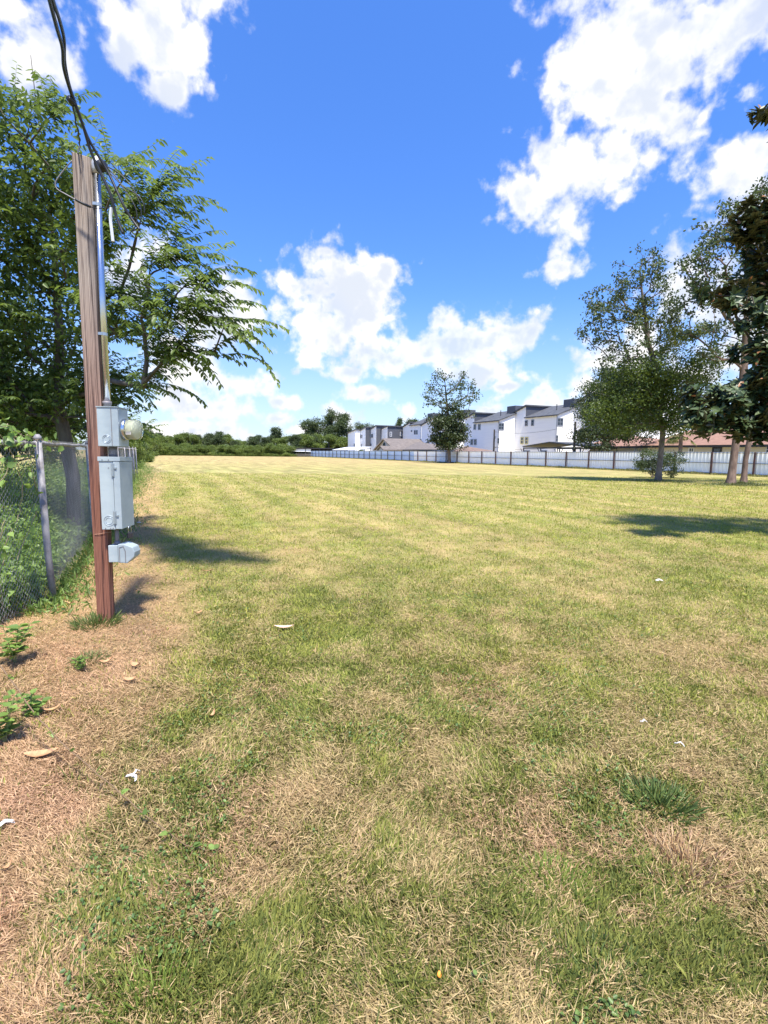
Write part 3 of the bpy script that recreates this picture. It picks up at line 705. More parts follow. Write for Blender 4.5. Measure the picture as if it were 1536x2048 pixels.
def gable_house():
    fc = Facade(6.5); tL, zl = fc.tz(752, 898); tR, _ = fc.tz(791, 898); tP, zp = fc.tz(770, 878.5); b = fc.pt((tL + tR) / 2, 0)
    root = thing('gabled_house', 'beige gabled house with an arched attic window and grey-brown roof', 'house', b)
    P = lambda t, z, w=0: fc.pt(t, z, w) - b
    w = MB(); w.prism([P(tL, 0), P(tR, 0), P(tR, zl), P(tP, zp), P(tL, zl)], fc.n * 14); w.build('wall', M_beige, root)
    r = MB(); k = 0.22
    for (a, za, c, zc) in ((tL + 0.5, zl - 0.35, tP, zp), (tR - 0.5, zl - 0.35, tP, zp)):
        r.prism([P(a, za, -0.5), P(c, zc, -0.5), P(c, zc + k, -0.5), P(a, za + k, -0.5)], fc.n * 15)
    r.build('roof', M_tan, root)
    tr = MB()
    for (a, za, c, zc) in ((tL + 0.5, zl - 0.35, tP, zp), (tR - 0.5, zl - 0.35, tP, zp)):
        tr.prism([P(a, za - 0.12, -0.54), P(c, zc - 0.12, -0.54), P(c, zc + k, -0.54), P(a, za + k, -0.54)], fc.n * 0.03)
    tr.build('bargeboard', mat('tan_trim', (0.35, 0.28, 0.2), 0.6), root)
    tc, zc = fc.tz(769, 894); rr = 0.95
    g = MB(); g.prism([P(tc + rr * math.cos(a), zc + rr * 1.3 * math.sin(a), -0.06) for a in np.linspace(0, math.pi, 12)], fc.n * 0.05); fo = g.build('arched_window', M_frame, root)
    g = MB()
    for a0, a1 in ((0.08, math.pi / 2 - 0.06), (math.pi / 2 + 0.06, math.pi - 0.08)):
        g.prism([P(tc, zc + 0.1, -0.09)] + [P(tc + rr * 0.84 * math.cos(a), zc + 0.1 + rr * 1.05 * math.sin(a), -0.09) for a in np.linspace(a0, a1, 8)], fc.n * 0.02)
    g.build('pane', M_glass, fo)
    for px in (765.5, 769, 772.5): window(root, fc, px, 900, 3.2, 7.5, b, YF, (0, 1))
    # small front gable of the garage
    t0, z0 = fc.tz(782, 900); t1, _ = fc.tz(793, 900); tq, zq = fc.tz(787.5, 894)
    m = MB(); m.prism([P(t0, 0, -3), P(t1, 0, -3), P(t1, z0, -3), P(tq, zq, -3), P(t0, z0, -3)], fc.n * 3); m.build('garage_wall', M_beige, root)
    m = MB()
    for (a, c) in ((t0 + 0.3, tq), (t1 - 0.3, tq)):
        m.prism([P(a, z0 - 0.15, -3.3), P(c, zq + 0.05, -3.3), P(c, zq + 0.22, -3.3), P(a, z0 + 0.05, -3.3)], fc.n * 3.4)
    m.build('garage_roof', M_tan, root)
gable_house()
def carport(label, off, pL, pR, py_top, depth, nposts, rise):
    fc = Facade(off); tL, z = fc.tz(pL, py_top); tR, _ = fc.tz(pR, py_top); b = fc.pt((tL + tR) / 2, 0)
    z = fc.tz((pL + pR) / 2, py_top)[1]
    root = thing('carport', label, 'carport', b); P = lambda t, zz, w=0: fc.pt(t, zz, w) - b; tm = (tL + tR) / 2
    r = MB()
    for (a, c) in ((tL, tm), (tR, tm)): r.prism([P(a, z, 0), P(c, z + rise, 0), P(c, z + rise + 0.12, 0), P(a, z + 0.12, 0)], fc.n * depth)
    r.build('roof', M_dark, root)
    for w in (0.1, depth - 0.2):
        q = MB(); q.prism([P(tL, z - 0.22, w), P(tR, z - 0.22, w), P(tR, z - 0.06, w), P(tL, z - 0.06, w)], fc.n * 0.1); q.build('beam', M_dark, root)
        for i in range(nposts):
            t = tL + (tR - tL) * (i + 0.02) / (nposts - 0.96)
            p = MB(); p.tube([P(t, 0, w + 0.05), P(t, z - 0.2, w + 0.05)], 0.07, 6)
            p.tube([P(t, z - 0.95, w + 0.05), P(t + (0.6 if i < nposts / 2 else -0.6), z - 0.2, w + 0.05)], 0.045, 5); p.build('post', M_dark, root)
carport('dark metal carport with low gabled roof in front of the white townhouses', 3.2, 1045, 1160, 893.5, 6, 4, 0.5)
carport('dark arched patio cover behind the fence left of the tall tree', 2.6, 838, 880, 903, 4, 4, 0.15)
# old open shed where the blue fence ends
def shed():
    p = at(583, 915, 150); p.z = 0
    root = thing('open_shed', 'dark open-sided timber shed with a flat roof at the far end of the blue fence', 'shed', p, (0, 0, -0.05))
    m = MB(); m.box((0, -1, 2.35), (22, 7, 2.65)); m.build('roof', M_fascia, root)
    m = MB(); m.box((0.2, 0.5, 0), (0.35, 6.5, 2.35)); m.box((0.3, 6.4, 0), (21.5, 6.55, 2.35)); m.build('wall', mat('weathered_boards', (0.14, 0.13, 0.13), 0.9), root)
    for i in range(6):
        q = MB(); q.box((0.2 + i * 4.1, -0.8, 0), (0.4 + i * 4.1, -0.6, 2.35)); q.build('post', M_dark, root)
    q = MB(); q.box((0.5, -0.75, 1.5), (6, -0.65, 2.3)); q.build('tarp', M_white, root)
    q = MB(); q.box((-0.1, -1.0, 0.7), (6.2, -0.9, 0.85)); q.box((-0.1, -1.0, 0.2), (6.2, -0.9, 0.35)); q.build('rail', mat('weathered_rail', (0.25, 0.23, 0.21), 0.9), root)
shed()
def awning():
    fc = Facade(2.0); t0, z = fc.tz(664, 903); t1, _ = fc.tz(712, 903); b = fc.pt((t0 + t1) / 2, 0)
    root = thing('lean_to_canopy', 'pale sloping lean-to canopy above the blue fence', 'canopy', b); P = lambda t, zz, w=0: fc.pt(t, zz, w) - b
    m = MB(); m.prism([P(t0, 1.95, 0), P(t1, 1.95, 0), P(t1, 2.05, 0), P(t0, 2.05, 0)], fc.n * 4 + Vector((0, 0, 0.8))); m.build('canopy_sheet', M_white, root)
    for t in (t0 - 0.2, (t0 + t1) / 2, t1 + 0.2):
        for w in (0.2, 3.8):
            q = MB(); q.tube([P(t, 0, w), P(t, 1.95 + 0.2 * w, w)], 0.05, 6); q.build('post', M_dark, root)
awning()
# utility poles behind the fence and the lines between them
def util_pole(label, off, px, pyt):
    fc = Facade(off); t, z = fc.tz(px, pyt); p = fc.pt(t, 0)
    root = thing('utility_pole', label, 'utility pole', p)
    m = MB(); m.tube([(0, 0, -0.2), (0, 0, z)], [0.15, 0.11], 10); m.build('pole', mat('creosote_pole', (0.05, 0.042, 0.038), 0.85), root)
    m = MB(); m.box((-0.12, -0.3, z - 1.3), (0.12, -0.08, z - 0.95)); m.build('transformer_bracket', M_dark, root); m = MB(); m.tube([(0, -0.1, z - 2.6), (0.25, -0.35, z - 2.55)], 0.04, 6); m.build('side_arm', M_dark, root)
    return p + Vector((0, 0, z))
pa = util_pole('short dark utility pole in front of the white townhouse right of the tall tree', 3.0, 989, 859)
pb = util_pole('dark utility pole left of the dark leafy tree, against white siding', 3.0, 1151, 843.5)
for k, (dz, sag, lab) in enumerate(((-0.3, 0.55, 'upper overhead wire sagging between the two utility poles'), (-2.4, 0.6, 'lower overhead wire between the two utility poles'))):
    a, b = pa + Vector((0, 0, dz)), pb + Vector((0, 0, dz)); m = MB()
    m.tube([a.lerp(b, u / 16) - Vector((0, 0, sag * 4 * (u / 16) * (1 - u / 16))) for u in range(17)], 0.018, 5)
    tag(m.build('overhead_wire', M_dark), lab, 'wire')

# ================================================================== vegetation
BARK = mat('grey_bark', (0.20, 0.165, 0.13), 0.95, noise=((0.10, 0.08, 0.065), (6, 6, 2.5), 0.4, 0.62), bump=(0.6, 0.03))
BARKD = mat('dark_bark', (0.075, 0.06, 0.05), 0.95, noise=((0.13, 0.11, 0.09), (6, 6, 2), 0.45, 0.6), bump=(0.5, 0.03))
BARKR = mat('red_brown_bark', (0.24, 0.165, 0.125), 0.95, noise=((0.13, 0.085, 0.065), (7, 7, 2), 0.4, 0.6), bump=(0.8, 0.03))

def tree(name, label, base, trunk, targets, leafm, bark, n, spread, ln, wd, tip=0.012, rmax=0.25, attach=0.3, step=0.35, group=None, up=0.6, flare=True, squash=0.7, pw=2.1, cat='tree'):
    root = thing(name, label, cat, base, group=group)
    ch, tips = skeleton(trunk, targets, tip, attach, step=step, rmax=rmax, pw=pw)
    if flare:
        P, r = ch[0]; r = r.copy(); z = P[:, 2] - P[0, 2]; r *= 1 + 0.55 * np.exp(-z / 0.35); ch[0] = (P, r)
    V, Fq = tubes_np(ch, 6); np_mesh('trunk', V, Fq, bark, root, smooth=True)
    a = leaf_cloud(tips, n, spread, ln, wd, up, squash)
    leaf_obj('crown', a[0], a[1], a[2], a[3], a[4], leafm, root, a[5])
    return root, ch, tips
def rel(pts, Y, base): return [at(px, py, Y + (q[0] if q else 0)) - Vector(base) for px, py, *q in pts]

L_oak = leaf_mat('oak_leaf', (0.038, 0.060, 0.026), (0.105, 0.145, 0.050), 0.30)
L_fresh = leaf_mat('fresh_green_leaf', (0.075, 0.115, 0.030), (0.20, 0.26, 0.065), 0.42)
L_dark = leaf_mat('dark_green_leaf', (0.028, 0.045, 0.020), (0.075, 0.105, 0.038), 0.25)
L_elm = leaf_mat('left_tree_leaf', (0.048, 0.085, 0.024), (0.155, 0.22, 0.05), 0.42)

# --- tree standing in the field, slender with shrub at its foot
def field_tree():
    b = ground(1312, 963); Y = b.y
    tr = rel([(1316, 963), (1322, 905), (1326, 860), (1319, 830), (1312, 752), (1307, 716), (1296, 686), (1293, 648), (1285, 594), (1280, 545)], Y, b)
    up = blob_pts([(1285, 530, 45, 30, 16), (1230, 590, 45, 40, 18), (1190, 640, 40, 28, 16), (1265, 590, 50, 45, 26), (1315, 560, 35, 50, 16), (1225, 660, 60, 32, 24), (1300, 640, 50, 45, 28), (1345, 620, 30, 40, 10), (1270, 700, 60, 25, 22), (1180, 610, 25, 20, 6), (1230, 720, 30, 16, 6)], Y, b)
    r, ch, tips = tree('field_tree', 'slender leafy tree in the field with a bushy foot, sparse top and dense lower crown', b, tr, up, L_oak, BARK, 30, 0.18, 0.15, 0.085, rmax=0.27, attach=0.35)
    lo = blob_pts([(1250, 790, 60, 48, 60), (1300, 800, 60, 55, 60), (1355, 790, 50, 60, 50), (1215, 830, 35, 32, 26), (1390, 750, 35, 40, 22), (1285, 750, 60, 35, 40), (1345, 850, 40, 20, 18), (1240, 855, 30, 18, 12)], Y, b, 1.3)
    ch2, tips2 = skeleton(tr[2:8], lo, 0.010, 0.0, rmax=0.12)
    V, Fq = tubes_np(ch2, 5); np_mesh('branches', V, Fq, BARK, r, smooth=True)
    a = leaf_cloud(tips2, 85, 0.33, 0.13, 0.075); leaf_obj('lower_crown', *a[:5], leaf_mat('olive_leaf', (0.045, 0.075, 0.018), (0.125, 0.17, 0.035), 0.35), r, a[5])
    yl = blob_pts([(1345, 690, 40, 30, 16), (1390, 665, 25, 12, 6), (1340, 660, 20, 25, 6), (1290, 640, 20, 20, 4), (1420, 720, 30, 15, 5)], Y, b)
    Ly = leaf_mat('yellow_green_leaf', (0.13, 0.16, 0.03), (0.26, 0.28, 0.05), 0.4)
    a = leaf_cloud([(t, t) for t in yl], 110, 0.24, 0.11, 0.06); o = leaf_obj('vine_foliage', *a[:5], Ly, r, a[5]); o['label'] = 'yellow-green clumps high in the crown'
field_tree()
def basal_shrub():
    b = ground(1318, 957); b.y += 0.9; Y = b.y
    t = blob_pts([(1310, 925, 38, 22, 60), (1345, 915, 25, 16, 20), (1285, 930, 16, 14, 12), (1330, 945, 28, 10, 12), (1300, 905, 22, 10, 10), (1360, 925, 14, 20, 5)], Y, b)
    t[:, 2] = np.maximum(t[:, 2], 0.06)
    tree('round_shrub', 'loose green shrub growing at the foot of the slender field tree', b, [(0, 0, 0), (0.05, 0, 0.35)], t, L_oak, BARKD, 60, 0.13, 0.085, 0.05, tip=0.006, rmax=0.05, attach=0, cat='shrub', flare=False)
basal_shrub()
# --- twin trunks at the right
def twin():
    b = ground(1463, 971); Y = b.y
    tr = rel([(1461, 971), (1467, 920), (1474, 870), (1482, 800), (1489, 724), (1494, 621), (1500, 540), (1508, 460)], Y, b)
    t = blob_pts([(1440, 470, 50, 40, 30), (1395, 530, 35, 45, 26), (1485, 420, 50, 30, 22), (1520, 385, 30, 25, 12), (1410, 605, 50, 28, 22), (1455, 560, 50, 60, 34), (1500, 640, 60, 55, 34), (1400, 660, 40, 25, 14), (1560, 480, 60, 90, 40), (1430, 700, 50, 22, 16), (1380, 575, 20, 25, 6), (1600, 600, 50, 90, 20)], Y, b)
    tree('tall_tree', 'tall sparse-leaved tree, thicker left trunk of the leaning pair at the right', b, tr, t, L_oak, BARKR, 24, 0.18, 0.15, 0.09, rmax=0.40, attach=0.42)
    b2 = ground(1487, 967); Y = b2.y
    tr = rel([(1487, 967), (1491, 920), (1499, 880), (1512, 800), (1525, 720), (1540, 600), (1560, 500)], Y, b2)
    t = blob_pts([(1560, 700, 70, 60, 40), (1600, 600, 80, 80, 40), (1560, 760, 60, 40, 26), (1650, 700, 60, 60, 30), (1570, 470, 60, 60, 20)], Y, b2)
    tree('tall_tree', 'thinner right trunk of the leaning pair of trees at the right', b2, tr, t, L_oak, BARKR, 28, 0.27, 0.125, 0.08, rmax=0.27, attach=0.45)
    # leaf litter and suckers at the foot
    n = 2600; a = rng.random(n) * 6.28; rr = np.abs(rng.normal(0, 0.75, n)); Cn = np.stack([b.x + 0.4 + rr * np.cos(a) * 1.5, b.y - 0.1 + rr * np.sin(a) * 0.6, rng.random(n) * 0.14 * np.exp(-rr)], 1)
    D = rng.normal(0, 0.7, (n, 3)) + [0, 0, 0.7]; m = leaf_mat('tree_foot_weed', (0.09, 0.11, 0.035), (0.20, 0.22, 0.08), 0.2)
    tag(leaf_obj('tree_foot_weeds', Cn, D, rng.normal(size=(n, 3)), rng.uniform(0.06, 0.16, n), 0.03 + 0 * rr, m, None, rng.random(n)), 'tangled weeds round the foot of the twin trunks', 'weeds', kind='stuff')
    b3 = ground(1312, 963); Cn = np.stack([b3.x + rr * np.cos(a) * 1.2, b3.y + rr * np.sin(a) * 0.5, rng.random(n) * 0.05], 1)
    tag(leaf_obj('tree_foot_weeds', Cn, D, rng.normal(size=(n, 3)), rng.uniform(0.05, 0.12, n), 0.025 + 0 * rr, m, None, rng.random(n)), 'low weeds round the foot of the slender field tree', 'weeds', kind='stuff')
twin()
# --- dark tree at the fence
def dark_tree():
    b = ground(1208, 937.5); Y = b.y
    tr = rel([(1208, 938), (1208, 900), (1210, 860), (1214, 820), (1222, 770)], Y, b)
    t = blob_pts([(1200, 800, 40, 45, 40), (1240, 775, 50, 45, 50), (1178, 872, 28, 22, 22), (1225, 850, 50, 35, 50), (1272, 855, 40, 30, 36), (1215, 750, 30, 14, 14), (1170, 825, 26, 22, 14), (1270, 800, 40, 40, 30), (1200, 880, 40, 18, 20), (1300, 830, 30, 40, 20)], Y, b)
    tree('dark_tree', 'dark leafy tree close to the white metal fence, crown overlapping the nearest townhouse', b, tr, t, L_dark, BARK, 62, 0.40, 0.21, 0.13, tip=0.018, rmax=0.36, attach=0.3)
dark_tree()
# --- tall lone tree at the fence, centre
def lone_tree():
    b = ground(898, 926.5); Y = min(b.y, 75.5); b = at(898, 926.5, Y); b.z = 0
    tr = rel([(898, 927), (898, 900), (899, 870), (896, 830), (892, 790), (890, 765)], Y, b)
    t = blob_pts([(898, 862, 30, 28, 46), (878, 845, 22, 18, 16), (918, 862, 24, 22, 22), (900, 888, 30, 12, 20), (900, 835, 28, 18, 24), (872, 880, 14, 14, 12)], Y, b)
    r, ch, tips = tree('lone_tree', 'tall lone tree in front of the fence, dense dark below and open branches above', b, tr, t, L_dark, BARK, 50, 0.36, 0.30, 0.20, tip=0.025, rmax=0.55, attach=0.3, step=0.6)
    u = blob_pts([(868, 775, 20, 16, 12), (888, 752, 20, 12, 12), (925, 762, 24, 20, 16), (942, 795, 14, 22, 12), (885, 800, 26, 22, 20), (852, 795, 10, 14, 6), (918, 805, 26, 18, 18), (935, 830, 20, 10, 8), (905, 780, 20, 20, 10), (945, 765, 8, 10, 3)], Y, b)
    ch2, tips2 = skeleton(tr[2:], u, 0.030, 0.2, rmax=0.22, step=0.6, lift=0.2); V, Fq = tubes_np(ch2, 5); np_mesh('upper_branches', V, Fq, BARKD, r, smooth=True)
    a = leaf_cloud(tips2, 14, 0.30, 0.30, 0.18); leaf_obj('upper_crown', *a[:5], L_oak, r, a[5])
lone_tree()

# --- magnolia coming in from the right
def magnolia():
    b = Vector((9.6, 9.8, 0)); Y = 9.2
    tr = [Vector(p) for p in ((0, 0, 0), (0.02, 0, 1.2), (-0.05, 0, 2.6), (0, 0.05, 4.2), (0.05, 0, 6.2), (0.1, 0, 8.2))]
    bl = [(1500, 440, 40, 45, 26), (1535, 540, 45, 90, 60, 0.3), (1412, 590, 18, 14, 3), (1465, 590, 30, 28, 10), (1510, 640, 35, 30, 12), (1525, 710, 50, 40, 26), (1425, 800, 50, 34, 22, -0.6), (1485, 800, 50, 50, 30), (1395, 835, 35, 22, 12, -0.6), (1375, 780, 20, 20, 4, -0.4), (1540, 800, 50, 80, 50), (1450, 850, 50, 18, 14), (1510, 845, 40, 25, 16), (1550, 440, 45, 45, 20),
          (1534, 215, 14, 22, 5), (1640, 250, 70, 90, 50), (1650, 450, 110, 110, 55), (1680, 700, 130, 130, 60), (1800, 400, 120, 120, 40), (1850, 650, 120, 120, 40), (1700, 820, 90, 40, 12)]
    t = blob_pts(bl, Y, b, 1.1)
    root = thing('magnolia_tree', 'magnolia with large glossy leaves and rusty undersides reaching in at the right edge', 'tree', b)
    ch, tips = skeleton(tr, t, 0.006, 0.12, step=0.25, rmax=0.2, pw=2.2)
    V, Fq = tubes_np(ch, 6); np_mesh('trunk', V, Fq, BARKD, root, smooth=True)
    # rosettes
    Cs = []; Ds = []; Us = []; tn = []
    for tp, d in tips:
        axis = Vector(d).normalized() * 0.5 + Vector((0, 0, 0.6)) + Vector(rng.normal(0, 0.3, 3)); axis.normalize(); a0 = axis.orthogonal().normalized(); b0 = axis.cross(a0)
        for ring in range(3):
            o = Vector(tp) - axis * (0.07 * ring) + (Vector(rng.normal(0, 0.05, 3)) if ring else Vector((0, 0, 0)))
            k = random.choice((6, 7, 8)); ph = random.random() * 6
            for i in range(k):
                q = ph + 6.283 * i / k + random.uniform(-.2, .2); rd = a0 * math.cos(q) + b0 * math.sin(q)
                Cs.append(o); Ds.append(rd + axis * random.uniform(0.0, 0.9) + Vector(rng.normal(0, 0.2, 3)) - Vector((0, 0, 0.25))); Us.append(axis + Vector(rng.normal(0, 0.15, 3))); tn.append(min(1, max(0, random.gauss(0.35, 0.25))))
    n = len(Cs); m = leaf_mat('magnolia_leaf', (0.030, 0.055, 0.020), (0.10, 0.14, 0.05), 0.12, rough=0.42, spec=0.4, back=(0.050, 0.050, 0.020))
    s = rng.uniform(0.75, 1.2, n)
    Ca, Da, Ua = [np.array([tuple(p) for p in q]) for q in (Cs, Ds, Us)]
    leaf_obj('crown', Ca, Da, Ua, 0.17 * s, 0.080 * s, m, root, np.array(tn), 0.2)
    sel = rng.random(n) < 0.012; mo = leaf_mat('magnolia_dead_leaf', (0.20, 0.09, 0.04), (0.34, 0.17, 0.08), 0.1)
    leaf_obj('withered_leaves', Ca[sel] + [0, -0.05, 0.02], Da[sel], Ua[sel], 0.15 * s[sel], 0.06 * s[sel], mo, root, rng.random(sel.sum()), 0.1)
magnolia()

# --- big tree on the left beyond the chain link fence
def left_tree():
    b = Vector((-5.4, 8.6, 0))
    tr = [Vector(p) for p in ((0, 0, 0), (0.05, 0, 1.0), (-0.05, -0.1, 2.2), (0.1, -0.2, 3.4), (0.1, -0.2, 4.8), (0.0, -0.2, 6.2), (0, -0.3, 7.4))]
    bl = [(50, 260, 60, 50, 12, -0.6), (20, 380, 110, 70, 38, -0.2), (150, 370, 80, 55, 20, -0.6), (50, 510, 130, 80, 60, 0), (195, 490, 70, 50, 22, -0.8), (60, 650, 150, 80, 75, 0.4), (220, 630, 70, 50, 24, -0.8), (60, 790, 150, 60, 75, 0.6), (190, 770, 70, 50, 30, 0.2), (-100, 500, 80, 180, 50, 0.8), (-120, 750, 90, 110, 40, 0.8), (215, 840, 35, 20, 8, 0.3), (80, 850, 110, 26, 26, 1.5), (250, 865, 40, 18, 10, 2.0),
          (270, 440, 35, 25, 8, -1.6), (310, 400, 25, 15, 3, -1.8), (320, 530, 45, 16, 8, -1.9), (390, 570, 40, 9, 4, -2.0), (310, 625, 50, 20, 12, -1.9), (390, 635, 50, 10, 6, -2.1), (450, 650, 14, 8, 2, -2.2), (330, 715, 50, 16, 12, -1.8), (420, 715, 20, 8, 2, -2), (280, 770, 40, 14, 6, -1.3), (230, 345, 25, 20, 4, -1.5), (110, 230, 30, 20, 3, -1.5), (10, 210, 30, 20, 3, -1.6)]
    t = blob_pts(bl, 8.0, b, 0.9)
    root = thing('leafy_tree', 'large leafy tree beyond the chain link fence with arching feathery shoots', 'tree', b)
    ch, tips = skeleton(tr, t, 0.006, 0.12, step=0.25, rmax=0.17, pw=2.2, wob=0.08)
    twig = []; Cs = []; Ds = []; Us = []; tn = []
    for tp, d in tips:
        tp = np.array(tp); out = tp - np.array([0.1, -0.2, tp[2]]); out[2] = 0; out /= np.linalg.norm(out) + 1e-6
        tipt = rng.random()
        inner = tp[0] < 1.3
        for k in range(random.choice((2, 3, 3))):
            dr = out * 0.9 + rng.normal(0, 0.45, 3) + np.array([0.25, -0.05, 0.45]); dr /= np.linalg.norm(dr)
            ln = random.uniform(0.35, 0.70) if inner else random.uniform(0.55, 0.95); m = int(ln / 0.045); P = [tp]; dd = dr.copy()
            for i in range(m):
                dd = dd + np.array([0, 0, -0.036 - 0.0015 * i]); dd /= np.linalg.norm(dd); P.append(P[-1] + dd * 0.045)
                side = np.cross(dd, [0, 0, 1.0]); side /= np.linalg.norm(side) + 1e-6
                for sgn in (-1, 1):
                    if random.random() < 0.12: continue
                    Cs.append(P[-1] + dd * 0.02 * (sgn > 0)); Ds.append(side * sgn * 0.75 + dd * 0.5 + np.array([0, 0, -0.45]) + rng.normal(0, 0.18, 3)); Us.append(np.array([0, 0, 1.0]) + rng.normal(0, 0.2, 3)); tn.append(np.clip(tipt * 0.45 + 0.45 * i / m + random.uniform(-.15, .2), 0, 1))
            twig.append((np.array(P), np.linspace(0.0035, 0.0012, len(P))))
    V, Fq = tubes_np(ch, 6); np_mesh('trunk', V, Fq, BARKD, root, smooth=True)
    V, Fq = tubes_np(twig, 3); np_mesh('shoots', V, Fq, mat('green_twig', (0.10, 0.11, 0.04), 0.7), root)
    n = len(Cs); s = rng.uniform(0.75, 1.2, n); leaf_obj('crown', np.array(Cs), np.array(Ds), np.array(Us), 0.082 * s, 0.036 * s, L_elm, root, np.array(tn), 0.15)
    # fill of the inner crown
    inner = [(x, x) for x in t if (x[0] + b.x) / (x[1] + b.y) < -0.535 and x[2] < 6.0]
    a = leaf_cloud([k for k in inner if (k[0][0] + b.x) / (k[0][1] + b.y) < -0.56], 38, 0.20, 0.085, 0.045); leaf_obj('inner_crown', *a[:5], L_elm, root, a[5])
    print('left leaves', n)
left_tree()

# --- prototypes of background trees, then copies
def copy_tree(src, loc, scale, rz, label, group=None):
    r = src.copy(); COL.objects.link(r); r.location = loc; r.scale = scale; r.rotation_euler = (0, 0, rz); r['label'] = label
    if group: r['group'] = group
    for c in src.children:
        k = c.copy(); COL.objects.link(k); k.parent = r
    return r
def proto(name, label, kind, cat='tree', group=None):
    """unit tree about 10 m tall"""
    b = Vector((0, 0, 0)); t = []
    def bl(cx, cy, cz, rx, rz, n):
        v = nrm(rng.normal(size=(n, 3))) * (rng.random((n, 1)) ** 0.35); t.append(np.array([cx, cy, cz]) + v * [rx, rx, rz])
    if kind == 'round':
        for i in range(11):
            a = rng.random() * 6.28; q = rng.uniform(0.8, 3.0); z = rng.uniform(2.2, 8.6); q *= 1.15 - abs(z - 5) / 6; bl(math.cos(a) * q, math.sin(a) * q, z, 1.35, 1.1, 15)
        trk = [(0, 0, 0), (0.1, 0, 3), (0, 0.1, 6.5)]; P = (L_fresh, BARKD, 34, 0.46, 0.36, 0.24)
    elif kind == 'dark':
        for i in range(11):
            a = rng.random() * 6.28; q = rng.uniform(0.6, 2.6); z = rng.uniform(2.0, 9.0); q *= 1.2 - abs(z - 4.5) / 6; bl(math.cos(a) * q, math.sin(a) * q, z, 1.25, 1.0, 15)
        trk = [(0, 0, 0), (-0.1, 0, 3), (0, 0, 7)]; P = (L_oak, BARKD, 34, 0.44, 0.34, 0.22)
    elif kind == 'tall':   # open crown high up on clear stems
        for i in range(9):
            a = rng.random() * 6.28; q = rng.uniform(0.3, 1.9); z = rng.uniform(4.6, 9.5); bl(math.cos(a) * q, math.sin(a) * q, z, 1.15, 0.95, 12)
        trk = [(0, 0, 0), (0.1, 0, 4), (0, 0.1, 8.5)]; P = (L_oak, BARK, 40, 0.34, 0.26, 0.15)
    elif kind == 'bush':
        for i in range(9):
            a = rng.random() * 6.28; q = rng.uniform(0.5, 3.2); z = rng.uniform(1.2, 7.6 - q); bl(math.cos(a) * q, math.sin(a) * q, z, 1.8, 1.6, 16)
        trk = [(0, 0, 0), (0.1, 0, 1.5), (0, 0.1, 4)]; P = (L_fresh, BARKD, 42, 0.5, 0.34, 0.22)
    T = np.concatenate(t); T[:, 2] = np.maximum(T[:, 2], 0.3)
    if kind == 'bush':
        a = rng.random(110) * 6.28; q = 3.6 * rng.random(110) ** 0.5; T = np.concatenate([T, np.stack([q * np.cos(a), q * np.sin(a), rng.uniform(0.2, 1.6, 110)], 1)])
    r, _, _ = tree(name, label, b, trk, T, P[0], P[1], P[2], P[3], P[4], P[5], tip=0.03, rmax=0.24, attach=0.2, step=0.8, cat=cat, group=group)
    return r
G1 = 'trees of the far tree line'
pr = {k: proto(n, 'x', k, c) for k, n, c in (('round', 'broadleaf_tree', 'tree'), ('dark', 'dark_broadleaf_tree', 'tree'), ('tall', 'tall_open_tree', 'tree'), ('bush', 'leafy_bush', 'bush'))}
used = {k: False for k in pr}
def place(kind, px, Y, top_py, label, group=None, wid=1.0):
    """tree whose trunk stands at px and distance Y and whose top shows at top_py"""
    p = at(px, 905, Y); h = at(px, top_py, Y).z; s = h / 10.0; sw = s * wid
    loc = (p.x, p.y, 0); rz = random.random() * 6.28
    if not used[kind]:
        used[kind] = True; r = pr[kind]; r.location = loc; r.scale = (sw, sw, s); r.rotation_euler = (0, 0, rz); r['label'] = label
        if group: r['group'] = group
        return r
    return copy_tree(pr[kind], loc, (sw, sw, s), rz, label, group)
LL = {'round': 'fresh green rounded tree in the far tree line across the field', 'dark': 'dark green tree in the far tree line across the field', 'bush': 'low bright bush along the foot of the far tree line'}
xs = np.linspace(318, 705, 34)
for i, x in enumerate(xs):
    k = 'dark' if random.random() < 0.42 else 'round'
    top = float(np.interp(x, [318, 345, 380, 400, 440, 470, 500, 540, 600, 660, 705], [868, 861, 858, 866, 862, 874, 874, 872, 866, 862, 874])) + random.uniform(-5, 7)
    place(k, x + random.uniform(-4, 4), 158 + random.uniform(-4, 14), top, LL[k], G1, random.uniform(0.9, 1.3))
for x in np.linspace(322, 592, 26):
    place('bush', x + random.uniform(-5, 5), 150 + random.uniform(-3, 3), 880 + random.uniform(-5, 9), LL['bush'], 'bushes at the foot of the far tree line', random.uniform(1.1, 1.6))
place('dark', 553, 170, 853, 'dark round-topped tree rising just above the middle of the far tree line', wid=0.8)
place('tall', 612, 175, 843, 'layered pine-like tree, shorter left one of two above the shed', wid=1.3)
place('tall', 628, 172, 836, 'layered pine-like tree, right one of two above the shed', wid=1.3)
place('tall', 664, 172, 819, 'tallest tree with an open crown behind the left end of the townhouses', wid=1.0)
place('dark', 684, 170, 824, 'dense dark tall tree touching the left end of the townhouses', wid=0.75)
place('dark', 660, 168, 850, 'dark bushy tree between the pines and the farthest townhouse', wid=0.9)
place('tall', 719, 215, 845, 'tree top showing above the farthest townhouses', wid=1.0)
place('tall', 738, 215, 847, 'thin tree top above the second and third charcoal-sided townhouses', wid=1.0)
place('dark', 797, 200, 834, 'pointed tree rising behind the white gabled townhouse', wid=0.45)
place('dark', 822, 190, 836, 'rounded tree top left of the tall lone tree behind white gables', wid=0.8)
place('dark', 846, 190, 841, 'small tree top just left of the tall lone tree behind roofs', wid=0.6)
